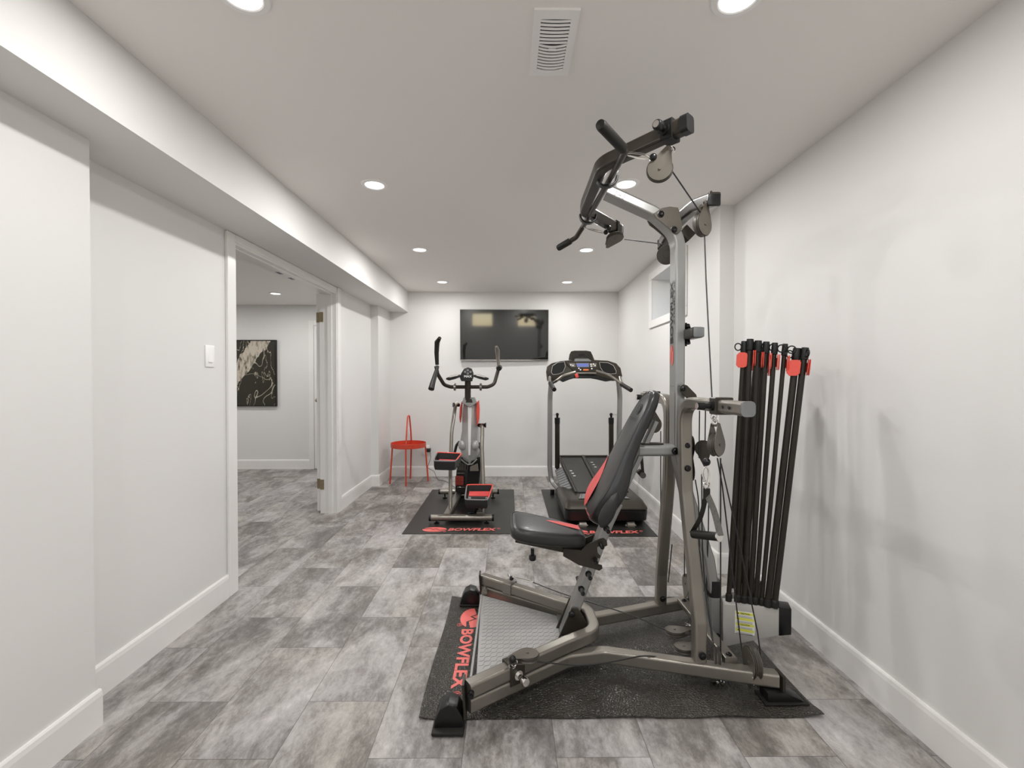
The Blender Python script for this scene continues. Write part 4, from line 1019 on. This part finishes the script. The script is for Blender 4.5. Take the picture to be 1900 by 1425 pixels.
# ------------------------------------------------------------------ elliptical trainer
Z0 = (0, 0, 1)
EY = 4.45
el = thing('elliptical_trainer', 'silver, black and red elliptical trainer on a black mat', 'exercise machine', (-.40, EY, 0))
def ep(mb, name, m, parent=el, label=None, smooth=35): return mb.obj(name, m, parent, label, smooth)
SB = rrect(.055, .05, .015, 3)
# stabilisers with levelling feet
def stab(xa, xb, y, z, r=.028):
    o = ep(MB().tube([(xa, y, z), (xb, y, z)], r, 16, up=Z0), 'stabilizer_bar', GUN)
    for x, s in ((xa, -1), (xb, 1)):
        ep(MB().tube([(x-s*.004, y, z), (x+s*.014, y, z)], r*1.06, 16, up=Z0), 'end_cap', BLACKM, o)
        xx = x-s*.05
        ep(MB().cyl((xx, y, .006), (xx, y, z-r*.6), .007, 10).lathe((xx, y, .0055), Z0, [(.001, 0), (.024, 0), (.024, .006), (.014, .012), (.001, .012)], 16), 'leveling_foot', BLACKM, o)
stab(-.675, -.145, 3.90, .052); stab(-.720, -.120, 4.72, .072, .026)
# base rails
ep(MB().sweep([at(829, 958, 3.90)-V((0, 0, .0)), at(852, 915, 4.70)], rrect(.062, .045, .008, 2)), 'base_rail', GUN)
ep(MB().sweep([at(891, 955, 3.92), at(897, 915, 4.68)], rrect(.062, .045, .008, 2)), 'base_rail', GUN)
ep(MB().box((-.52, 3.95, .03), (-.32, 4.65, .05), .006, 1), 'base_plate', BLACKM)
# housing
P = lambda a, b, y: at(a, b, y)
BY0, BY1 = 4.42, 4.86
def hull(px_rows, name, m, parent=el, yf=0.0):
    mm = MB(); rings = []
    for (y, xl, xr, d0, d1) in px_rows:
        L, R = at(xl, y, 4.5), at(xr, y, 4.5); z = L.z; cx_ = (L.x+R.x)/2; hw = (R.x-L.x)/2
        rings.append([V((cx_+hw*a, 4.5+d0+(d1-d0)*b, z)) for a, b in ((-1, .25), (-.92, .10), (-.30, .0), (0, -.08), (.30, .0), (.92, .10), (1, .25), (1, .8), (.8, 1), (-.8, 1), (-1, .8))])
    mm.loft(rings); return ep(mm, name, m, parent)
shroud = hull([(740, 862, 878, -.02, .14), (752, 859, 886, -.03, .18), (768, 857, 888, -.03, .24), (800, 856, 887, -.03, .30), (822, 852, 886, -.03, .34), (838, 853, 886, -.02, .38), (852, 857, 885, -.01, .40), (860, 866, 876, .0, .40)], 'shroud', SHROUD)
ep(MB().prism([at(868, 756, 4.415), at(871.5, 752, 4.41), at(875, 756, 4.415), at(872.5, 845, 4.43), at(869, 845, 4.43)], (0, .06, 0), .002, 1), 'shroud_spine', TRIM, shroud, label='pale central spine')
for cxp in (858, 881):
    c_ = at(cxp, 826, 4.50); ep(MB().ball(c_, .042, 20, (1, .9, 1.25)), 'crank_cover', SHROUD, shroud)
ep(MB().prism([at(860, 738, 4.40), at(880, 738, 4.40), at(884, 748, 4.40), at(872, 756, 4.40), at(857, 748, 4.40)], (0, .10, 0), .004, 1), 'mast_collar', SILVER, shroud)
ep(MB().prism([at(866, 740, 4.398), at(875, 740, 4.398), at(877, 747, 4.398), at(864, 747, 4.398)], (0, -.003, 0)), 'collar_badge', DARK, shroud)
for pts in ([(853, 757), (856.5, 745), (857, 750), (855, 772), (853.5, 785), (852, 775)], [(884, 748), (888, 743), (889.5, 760), (888.5, 778), (885.5, 790), (884.5, 778), (883.5, 762)]):
    ep(MB().prism([at(a_, b_, 4.46) for a_, b_ in pts], (0, .10, 0), .003, 1), 'side_fin', REDP, label='red side fin')
# lower fan housing
low = hull([(850, 850, 892, .02, .42), (866, 846, 893, .02, .44), (878, 844, 891, .02, .44), (905, 842, 889, .03, .42), (916, 842, 888, .03, .40)], 'fan_housing', BLACKM)
ep(MB().sweep([at(853, 850, 4.47), at(862, 858, 4.465), at(868, 862, 4.46), at(876, 861, 4.46), at(885, 852, 4.47)], rrect(.012, .012, .003, 1), up=(0, -1, 0)), 'housing_trim', SILVER, low)
m = MB()
for i in range(9):
    x = 846+i*3.0; m.sweep([at(x, 857+min(4, abs(i-1)*.9), 4.50), at(x, 872, 4.50)], rrect(.006, .012, .002, 1), up=(0, -1, 0))
ep(m, 'upper_grille', GUN, low, label='grey slatted upper grille')
ep(MB().prism([at(872, 866, 4.50), at(886, 860, 4.50), at(888, 874, 4.50), at(872, 874, 4.50)], (0, .02, 0)), 'housing_panel', GUN, low)
ep(MB().prism([at(845, 883, 4.535), at(863, 883, 4.535), at(863, 900, 4.535), at(845, 900, 4.535)], (0, -.012, 0), .003, 1), 'fan_grille', REDP, low, label='red perforated fan grille')
m = MB()
for i in range(7):
    for j in range(6):
        c_ = at(845.8+i*2.9, 884.3+j*2.9, 4.518); m.cyl(c_, c_+V((0, -.006, 0)), .0048, 6)
ep(m, 'grille_holes', SHADOWGAP, low)
m = MB(); 
for i in range(5): m.cyl(at(864+(i % 3)*2.2, 885+i*3, 4.53), at(864+(i % 3)*2.2, 885+i*3, 4.53)+V((0, -.01, 0)), .004, 6)
ep(m, 'grille_studs', CAPG, low)
for yy in (877, 903): ep(MB().box(tuple(at(848, yy+2, 4.515)), tuple(at(864, yy, 4.53)), .002, 1), 'housing_rib', GUN, low)
# mast and console
ep(MB().tube([at(868, 742, 4.42), at(868, 704, 4.40)], .030, 14, up=(0, 1, 0)), 'mast', DARK)
con = ep(MB().prism([at(a_, b_, 4.30) for a_, b_ in ((855, 706), (853, 700), (856, 692), (861, 684), (868, 681.5), (875, 684), (878, 692), (878, 701), (875, 707), (868, 709))], (0, .05, 0), .006, 2), 'console', PLAST)
m = MB()
for a_, b_ in ((868, 687), (863, 690), (873, 690), (868, 693)): c_ = at(a_, b_, 4.298); m.cyl(c_, c_+V((0, -.004, 0)), .011, 12)
ep(m, 'console_button', CAPG, con)
o_ = at(861, 700.5, 4.294); ep(text_mb('MAX', o_, (1, 0, 0), Z0, .022, bold=.03, width=.075), 'console_lettering', TRIM, con)
ep(MB().box(tuple(at(856, 707.5, 4.27)), tuple(at(877, 702, 4.30)), .004, 1), 'console_tray', BLACKM, con)
for s, pts in ((-1, [(853, 695), (842, 697), (828, 701), (827, 704), (833, 706), (845, 703), (855, 699)]), (1, [(879, 695), (890, 697), (906, 701), (907, 704), (901, 706), (889, 703), (878, 699)])):
    g_ = ep(MB().prism([at(a_, b_, 4.28) for a_, b_ in pts], (0, .045, 0), .007, 2), 'fixed_grip', PLAST)
    c0, c1_ = (at(834, 699.5, 4.272), at(850, 696, 4.272)) if s < 0 else (at(884, 696, 4.272), at(900, 699.5, 4.272))
    ep(MB().sweep([c0, c1_], rrect(.010, .016, .003, 1)), 'pulse_sensor', CHROME, g_)
# moving handlebars
def armbar(pts, r=.0175, sc=None, m_=DARK, nm='handlebar'): return ep(MB().tube(pts, r, 12, up=(0, 1, 0), scale=sc), nm, m_)
h1 = armbar(fillet([at(868, 718, 4.40), at(836, 718, 4.35), at(824, 714, 4.30), at(812, 694, 4.22), at(809, 680, 4.18)], [0, .05, .08, .08, 0], 5))
h2 = armbar(fillet([at(868, 718, 4.40), at(905, 718, 4.40), at(917, 713, 4.42), at(924, 688, 4.46), at(925, 682, 4.47)], [0, .05, .09, .05, 0], 5))
ep(MB().tube([at(811, 677, 4.18), at(810, 655, 4.17), at(811, 635, 4.15), at(816, 627, 4.10)], .021, 14, scale=[.8, 1.0, 1.15, .75], up=(0, 1, 0)), 'hand_grip', RUBBER, h1)
ep(MB().tube([at(812, 680, 4.18), at(807, 697, 4.10), at(803, 710, 4.02), at(800, 722, 3.98)], .020, 14, scale=[.75, 1.0, 1.15, 1.35], up=(0, 1, 0)), 'hand_grip', RUBBER, h1)
ep(MB().tube([at(925, 678, 4.46), at(924, 665, 4.46), at(923, 650, 4.44), at(921, 643, 4.40)], .020, 14, scale=[.75, .95, 1.15, .7], up=(0, 1, 0)), 'hand_grip', GUN, h2)
ep(MB().tube([at(925, 683, 4.47), at(927, 682, 4.40), at(926, 684, 4.36)], .026, 14, scale=[1, 1, .9], up=Z0), 'hand_grip', RUBBER, h2)
for px_ in (844, 892):
    ep(MB().cyl(at(px_-2, 718, 4.37), at(px_+2, 718, 4.37), .032, 14).box(tuple(at(px_-1.5, 725, 4.38)), tuple(at(px_+1.5, 711, 4.36))), 'pivot_clamp', GUN)
# links from the cranks to the pedals
lk = armbar(fillet([at(848, 748, 4.50), at(845, 752, 4.46), at(838, 800, 4.30), at(835.5, 880, 4.22), at(836, 950, 4.05)], [0, .04, .2, .2, 0], 5), .0175, None, GUN, 'link_arm')
ep(MB().cyl(at(842, 751.5, 4.46), at(852, 751.5, 4.50), .017, 12).cyl(at(840.5, 751.5, 4.455), at(843, 751.5, 4.46), .024, 12), 'link_pivot', BLACKM, lk)
ep(MB().box(tuple(at(831, 957, 4.03)), tuple(at(840, 950, 4.09)), .003, 1), 'link_foot', GUN, lk)
lk = armbar(fillet([at(892, 790, 4.50), at(895, 790, 4.44), at(894, 830, 4.35), at(896.5, 900, 4.25), at(895, 935, 4.15)], [0, .04, .2, .2, 0], 5), .0200, None, GUN, 'link_arm')
ep(MB().cyl(at(888, 789, 4.50), at(900, 789, 4.44), .018, 12).cyl(at(900, 789, 4.44), at(902, 789, 4.44), .024, 12), 'link_pivot', BLACKM, lk)
ep(MB().tube(fillet([at(843, 842, 4.55), at(847, 826, 4.6), at(852, 820, 4.65)], .05, 4), .014, 10), 'crank_arm', BLACKM)
ep(MB().tube(fillet([at(888, 822, 4.6), at(893, 835, 4.62), at(896, 870, 4.62), at(894, 905, 4.6)], .15, 4), .016, 10), 'crank_arm', BLACKM)
# pedals: deep cups with a red rim
def pedal(rows_out, yf, yb, zt_f, zt_b, dz, name='pedal'):
    """four top corners (near left, near right, far right, far left) with a wall of depth dz"""
    nl, nr, fr_, fl = rows_out; m_ = MB()
    cs = [nl, nr, fr_, fl]; c0 = sum(cs, V((0, 0, 0)))/4
    def loop(sc, z, zf=0.0, cut=.14):
        out = []
        for i in range(4):
            a, b, c_ = cs[i-1], cs[i], cs[(i+1) % 4]
            for t_ in ((b-(b-a)*cut), b*(1-cut*.3)+c0*(cut*.3), (b+(c_-b)*cut)):
                q = c0+(t_-c0)*sc; far_ = i >= 2
                out.append(V((q.x, q.y, t_.z+z+(zf if far_ else 0))))
        return out
    m_.loft([loop(.80, -dz), loop(.93, -dz), loop(1.0, -dz*.6), loop(1.0, 0), loop(.94, 0), loop(.90, -dz*.75, 0), loop(.84, -dz*.8)])
    p_ = ep(m_, name, PLAST)
    rim = loop(.985, .004); 
    nrim = rim[4:10]
    ep(MB().tube(rim[5:12], .0062, 8), 'pedal_rim', REDP, p_, label='red rim')
    ep(MB().tube(rim[11:]+rim[:6], .0062, 8), 'pedal_lip', CAPG, p_, label='grey front lip')
    q = loop(.80, -dz*.78); ep(MB().poly(q), 'foot_pad', CAPG, p_)
    q = loop(.78, -dz*.77); w4 = [q[1].lerp(q[4], .12).lerp(q[10].lerp(q[7], .12), .06), q[1].lerp(q[4], .88).lerp(q[10].lerp(q[7], .88), .06), q[1].lerp(q[4], .88).lerp(q[10].lerp(q[7], .88), .58), q[1].lerp(q[4], .12).lerp(q[10].lerp(q[7], .12), .58)]; ep(MB().prism(w4, (0, 0, .004)), 'tread_strip', BLACKM, p_)
    far1 = c0+(fl-c0)*.55; far2 = c0+(fr_-c0)*.55
    q = loop(.80, -dz*.72); a_, b_, c9, d9 = q[10], q[7], q[7].lerp(q[4], .36), q[10].lerp(q[1], .36); ep(MB().prism([a_, b_, c9, d9], (0, 0, .004)), 'toe_pad', REDV, p_, label='red toe pad')
    return p_
p1 = pedal((at(804, 856, 3.86), at(845, 857, 3.86), at(857, 842, 4.20), at(811, 840, 4.20)), 0, 0, 0, 0, .075)
p2 = pedal((at(862, 928, 3.82), at(905, 929, 3.82), at(915, 900, 4.14), at(866, 900, 4.14)), 0, 0, 0, 0, .070)
ep(MB().prism([at(808, 861, 3.95), at(842, 863, 3.95), at(850, 866, 3.98), at(832, 871, 3.98), at(812, 866, 3.95)], (0, .12, 0), .004, 1), 'pedal_underside', BLACKM, p1)
ep(MB().tube([at(832, 870, 4.05), at(850, 864, 4.1)], .011, 10), 'pedal_arm', BLACKM, p1)
ep(MB().prism([at(866, 932, 3.86), at(903, 932, 3.86), at(900, 940, 3.92), at(872, 938, 3.92)], (0, .14, 0), .004, 1), 'pedal_underside', BLACKM, p2)
ep(MB().tube([at(885, 938, 4.0), at(884, 951, 4.0)], .018, 10).tube([at(894, 935, 4.0), at(894, 952, 4.02)], .006, 8), 'pedal_arm', BLACKM, p2)
ep(MB().tube(smooth_path([at(842, 953, 4.1), at(852, 945, 4.2), at(862, 936, 4.4), at(875, 940, 4.3)]), .012, 8).tube(smooth_path([at(838, 958, 4.0), at(855, 957, 4.02), at(880, 950, 4.05)]), .010, 8), 'drive_hose', BLACKM)
# ------------------------------------------------------------------ treadle climber treadmill
tr = thing('treadle_treadmill', 'black and silver treadmill with two treadles and wide console', 'exercise machine', (.77, 4.4, 0))
def tp_(mb, name, m, parent=tr, label=None, smooth=35): return mb.obj(name, m, parent, label, smooth)
# front base housing (end nearest the camera)
XL, XRr = .455, 1.145
def sx(px, Y): return at(px, 700, Y).x
m = MB()
def hrow(y, xl, xr, z): return (y, xl, xr, z)
rings = []
out = [(-.5, -.5), (.5, -.5)]
def rloop(x0, x1, y0, y1, z, r=.05, k=4):
    c_ = [((x1-r), (y1-r), 0), ((x0+r), (y1-r), 90), ((x0+r), (y0+r), 180), ((x1-r), (y0+r), 270)]
    return [V((a+r*math.cos(math.radians(t0+90*i/k)), b+r*math.sin(math.radians(t0+90*i/k)), z)) for a, b, t0 in c_ for i in range(k+1)]
tp_(MB().loft([rloop(.50, 1.135, 3.85, 4.45, .035), rloop(.47, 1.165, 3.80, 4.50, .055), rloop(.465, 1.17, 3.79, 4.50, .135), rloop(.475, 1.16, 3.80, 4.48, .145)]), 'base_housing', BLACKM)
tp_(MB().loft([rloop(.465, 1.17, 3.79, 4.50, .147), rloop(.465, 1.17, 3.79, 4.50, .158), rloop(.485, 1.15, 3.86, 4.46, .200), rloop(.51, 1.13, 3.92, 4.42, .212)]), 'rear_cover', DARK)
tp_(MB().prism([(.60, 3.905, .2135), (1.04, 3.905, .2135), (1.00, 4.06, .2135), (.64, 4.06, .2135)], (0, 0, .002)), 'cover_inset', CAPG)
m = MB()
for i in range(12):
    x = .62+i*.034; m.sweep([(x, 3.915, .2165), (x+.03, 4.05, .2165)], rrect(.004, .003, .001, 1))
tp_(m, 'inset_ribs', BLACKM)
for px_ in (1081, 1170):
    c_ = at(px_, 975, 3.80); 
    tp_(MB().cyl(c_+V((-.03, 0, 0)), c_+V((.03, 0, 0)), .030, 18).cyl(c_+V((-.045, 0, 0)), c_+V((.045, 0, 0)), .010, 10), 'transport_wheel', GUN)
for x in (.50, 1.12): tp_(MB().box((x, 3.95, .0055), (x+.06, 4.05, .045), .01, 2), 'rubber_foot', RUBBER)
tp_(MB().box((.50, 4.45, .03), (1.14, 5.02, .10), .02, 2), 'base_frame', BLACKM)
for x in (.46, 1.14): tp_(MB().cyl((x, 4.86, .0055), (x, 4.86, .06), .022, 14), 'leveling_foot', BLACKM)
# side steps
def sidestep(s):
    cx0 = .815
    f = lambda x: cx0+s*(x-cx0)
    P_ = [(f(.482), 4.78, .262), (f(.548), 4.78, .300), (f(.590), 4.26, .206), (f(.496), 4.26, .172)]
    if s < 0: P_ = [P_[1], P_[0], P_[3], P_[2]]
    o = tp_(MB().prism(P_, (0, 0, .018), .003, 1), 'side_step', CAPG)
    m = MB()
    for i in range(9):
        t_ = (i+.6)/9.4; a = V(P_[0]).lerp(V(P_[3]), t_); b = V(P_[1]).lerp(V(P_[2]), t_)
        m.sweep([a+V((0, 0, .0188)), b+V((0, 0, .0188))], rrect(.003, .003, .001, 1))
    tp_(m, 'grip_ribs', BLACKM, o)
sidestep(1); sidestep(-1)
# treadles
def treadle(x0, x1, xn0, xn1, zf):
    yn, yf = 4.10, 4.98; zn = .218
    def q(x0_, x1_, dz, ya=yn, yb=yf):
        return [V((xn0 if x0_ == 0 else xn1, ya, zn+dz)), ]
    t_ = tp_(MB().hexa([(xn0, yn, zn-.03), (xn1, yn, zn-.03), (x1, yf, zf-.06), (x0, yf, zf-.06), (xn0, yn, zn), (xn1, yn, zn), (x1, yf, zf), (x0, yf, zf)], .004, 1), 'treadle', PLAST)
    tp_(MB().hexa([(xn0+.02, yn, zn), (xn1-.02, yn, zn), (x1-.018, yf-.06, zf-.013), (x0+.018, yf-.06, zf-.013), (xn0+.02, yn, zn+.004), (xn1-.02, yn, zn+.004), (x1-.018, yf-.06, zf-.009), (x0+.018, yf-.06, zf-.009)]), 'belt', MATV, t_)
    for a, b in ((xn0, x0), (xn1, x1)):
        tp_(MB().sweep([(a, yn-.02, zn+.008), (b, yf, zf+.008)], rrect(.016, .014, .003, 1)), 'treadle_rail', DARK, t_)
    tp_(MB().box((x0, yf-.02, zf-.07), (x1, yf+.01, zf+.012), .006, 1), 'treadle_hood', DARK, t_)
    m = MB()
    for k in range(3):
        tt = .40+.07*k+(.25 if x0 > .7 else 0); x = (xn0+.20*(xn1-xn0))*(1-tt)+(x0+.22*(x1-x0))*tt + k*-.006; y = yn+(yf-yn)*tt; z = zn+(zf-zn)*tt+.0045
        m.box((x, y-.008, z-.006), (x+.024, y+.008, z+.002))
    tp_(m, 'belt_marking', WHITE, t_, label='white belt marks')
treadle(.545, .800, .600, .825, .395); treadle(.815, 1.07, .835, 1.065, .395)
# uprights
def upright(s, px_t, px_b):
    YU = 4.72
    top = at(px_t+ (3 if s > 0 else -3), 700, 4.60)
    pts = [top, at(px_t, 735, 4.66), at(px_b, 865, YU), at(px_b+3*s, 893, YU), at(px_b+16*s, 907, 4.62)]
    o = tp_(MB().sweep(fillet(pts, [0, .3, .2, .09, 0], 6), rrect(.05, .046, .015, 3), up=(0, 1, 0)), 'upright', SILVER)
    return o
upright(1, 1020.5, 1020); upright(-1, 1150, 1148)
for s, px_ in ((1, 1034), (-1, 1134)):
    o = tp_(MB().cyl(at(px_, 784, 4.80), at(px_, 868, 4.86), .026, 16), 'lift_cylinder', DARK)
    tp_(MB().cyl(at(px_, 775, 4.80), at(px_, 785, 4.80), .029, 16).cyl(at(px_, 785, 4.80), at(px_, 787, 4.80), .027, 16), 'dial', BLACKM, o)
    tp_(MB().cyl(at(px_, 769, 4.79), at(px_, 776, 4.80), .012, 12).ball(at(px_, 769, 4.79), .018).cyl(at(px_, 868, 4.86), at(px_, 873, 4.87), .014, 12).cyl(at(px_-4, 874, 4.87), at(px_+7, 874, 4.87), .012, 10), 'rod_end', BLACKM, o)
    tp_(MB().cyl(at(px_, 769.5, 4.79), at(px_-14*s, 769.5, 4.72), .004, 8), 'cylinder_pin', CHROME, o)
# console
YK = 4.52
CP = [(1016, 707), (1014, 690), (1016, 680), (1024, 674), (1040, 670), (1062, 668), (1105, 668), (1128, 669), (1144, 674), (1152, 683), (1155, 697), (1153, 706), (1138, 707), (1120, 703), (1098, 698), (1066, 699), (1050, 703), (1032, 707)]
con = tp_(MB().prism([at(a_, b_, YK) for a_, b_ in CP], (0, .09, 0), .012, 2), 'console', DARK)
for pts in ([(1023, 691), (1025, 679), (1034, 673), (1047, 671), (1049, 680), (1045, 690), (1036, 694), (1026, 695)], [(1112, 672), (1128, 673), (1138, 678), (1143, 688), (1143, 693), (1133, 694), (1120, 691), (1114, 682)]):
    tp_(MB().prism([at(a_, b_, YK-.002) for a_, b_ in pts], (0, -.004, 0), .001, 1), 'bottle_well', BLACKM, con)
    tp_(MB().tube([at(a_, b_, YK-.006) for a_, b_ in pts+[pts[0]]], .0035, 6, up=(0, 1, 0)), 'well_rim', CHROME, con)
pn = tp_(MB().prism([at(a_, b_, YK-.002) for a_, b_ in ((1050, 672), (1110, 672), (1111, 682), (1104, 690), (1098, 692), (1070, 692), (1060, 685), (1052, 677))], (0, -.016, 0), .003, 1), 'control_panel', DARK, con)
tp_(MB().prism([at(a_, b_, YK-.020) for a_, b_ in ((1069.5, 674.5), (1092, 674.5), (1092, 680.5), (1071.5, 680.5))], (0, -.002, 0)), 'display', LCD, pn, label='blue display')
tp_(MB().prism([at(a_, b_, YK-.020) for a_, b_ in ((1068.5, 673.5), (1093, 673.5), (1093, 681.5), (1070.5, 681.5))], (0, -.001, 0)), 'display_bezel', GUN, pn)
tp_(MB().prism([at(a_, b_, YK-.020) for a_, b_ in ((1055, 674), (1067, 674), (1068, 681), (1060, 681))], (0, -.002, 0)), 'button_panel', GUN, pn)
tp_(MB().prism([at(a_, b_, YK-.020) for a_, b_ in ((1094, 674), (1107, 674), (1106, 681), (1095, 681))], (0, -.002, 0)), 'button_panel', GUN, pn)
m = MB()
for a_, b_ in ((1096.5, 676), (1101, 675.5), (1104, 678), (1097, 679.5), (1059, 677), (1063, 678), (1077, 686), (1074, 683.5), (1098, 684)): c_ = at(a_, b_, YK-.021); m.cyl(c_, c_+V((0, -.004, 0)), .0075, 10)
tp_(m, 'panel_button', WHITE, pn)
c_ = at(1087, 686.5, YK-.018); tp_(MB().obox(c_, (1, 0, 0), (0, 1, 0), (0, 0, 1), .055, .012, .018, .005, 2), 'stop_button', ORANGE, pn, label='orange stop button')
rk = tp_(MB().prism([at(a_, b_, YK+.06) for a_, b_ in ((1055, 668), (1057, 657), (1060, 652), (1066, 650.5), (1088, 650.5), (1096, 652), (1099, 658), (1103, 668))], (0, .012, 0), .003, 1), 'reading_rack', DARK)
m = MB()
for i in range(13):
    for j in range(5):
        if 3 < i < 8 and 1 < j < 4: continue
        a_ = 1061+i*2.9; b_ = 653.5+j*3
        c_ = at(a_+(1.4 if j % 2 else 0), b_, YK+.058); m.cyl(c_, c_+V((0, -.002, 0)), .0052, 6)
tp_(m, 'rack_perforation', SHADOWGAP, rk)
tp_(MB().prism([at(a_, b_, YK+.058) for a_, b_ in ((1072.5, 656.5), (1085, 656.5), (1085, 661.5), (1072.5, 661.5))], (0, -.003, 0)), 'rack_badge', BLACKM, rk)
tp_(MB().prism([at(a_, b_, YK-.01) for a_, b_ in ((1066, 669), (1068, 665.5), (1092, 665.5), (1097, 669.5), (1097, 671), (1066, 671))], (0, .06, 0), .003, 1), 'rack_ledge', CAPG, rk)
# handlebars
hbp = fillet([at(1028, 722, 4.20), at(1019, 709, 4.36), at(1030, 707, 4.36), at(1045, 697, 4.33), at(1066, 688, 4.33), at(1070, 693, 4.32)], [0, .04, .04, .1, .04, 0], 4)
hb1 = tp_(MB().tube(fillet([at(1029, 709, 4.36), at(1045, 697, 4.33), at(1068, 690.5, 4.33)], .1, 5), .014, 10, up=(0, 1, 0)).tube(fillet([at(1020, 700, 4.42), at(1020, 708, 4.36), at(1023, 714, 4.28)], .03, 4), .016, 10, up=(0, 1, 0)), 'handlebar', GUN)
tp_(MB().tube([at(1021, 711, 4.32), at(1028.5, 723, 4.18)], .0205, 14, up=(0, 1, 0)), 'hand_grip', RUBBER, hb1)
tp_(MB().tube([at(1024, 713, 4.34), at(1033, 706, 4.34)], .008, 10, up=(0, 1, 0)), 'grip_strut', BLACKM, hb1)
hb2 = tp_(MB().tube(fillet([at(1106, 688.5, 4.33), at(1122, 693, 4.33), at(1140, 702, 4.34), at(1155, 714, 4.28)], .12, 5), .014, 10, up=(0, 1, 0)).tube(fillet([at(1150, 700, 4.42), at(1152, 708, 4.36), at(1157, 716, 4.26)], .03, 4), .016, 10, up=(0, 1, 0)), 'handlebar', GUN)
tp_(MB().tube([at(1153, 713, 4.28), at(1171, 724, 4.14)], .0205, 14, up=(0, 1, 0)), 'hand_grip', RUBBER, hb2)
tp_(MB().sweep([at(1066, 692.5, 4.34), at(1106, 692.5, 4.34)], rrect(.035, .014, .004, 1)), 'crossbar', GUN)
tp_(MB().prism([at(a_, b_, 4.36) for a_, b_ in ((1040, 706), (1066, 694), (1100, 694), (1136, 706), (1125, 708), (1100, 701), (1064, 701), (1045, 709))], (0, .12, 0), .006, 2), 'console_underside', BLACKM)
c_ = at(1070, 697, 4.31); tp_(MB().obox(c_, (1, 0, .3), (0, 1, 0), (-.3, 0, 1), .030, .012, .040, .005, 2), 'safety_key', REDP, label='red safety key')
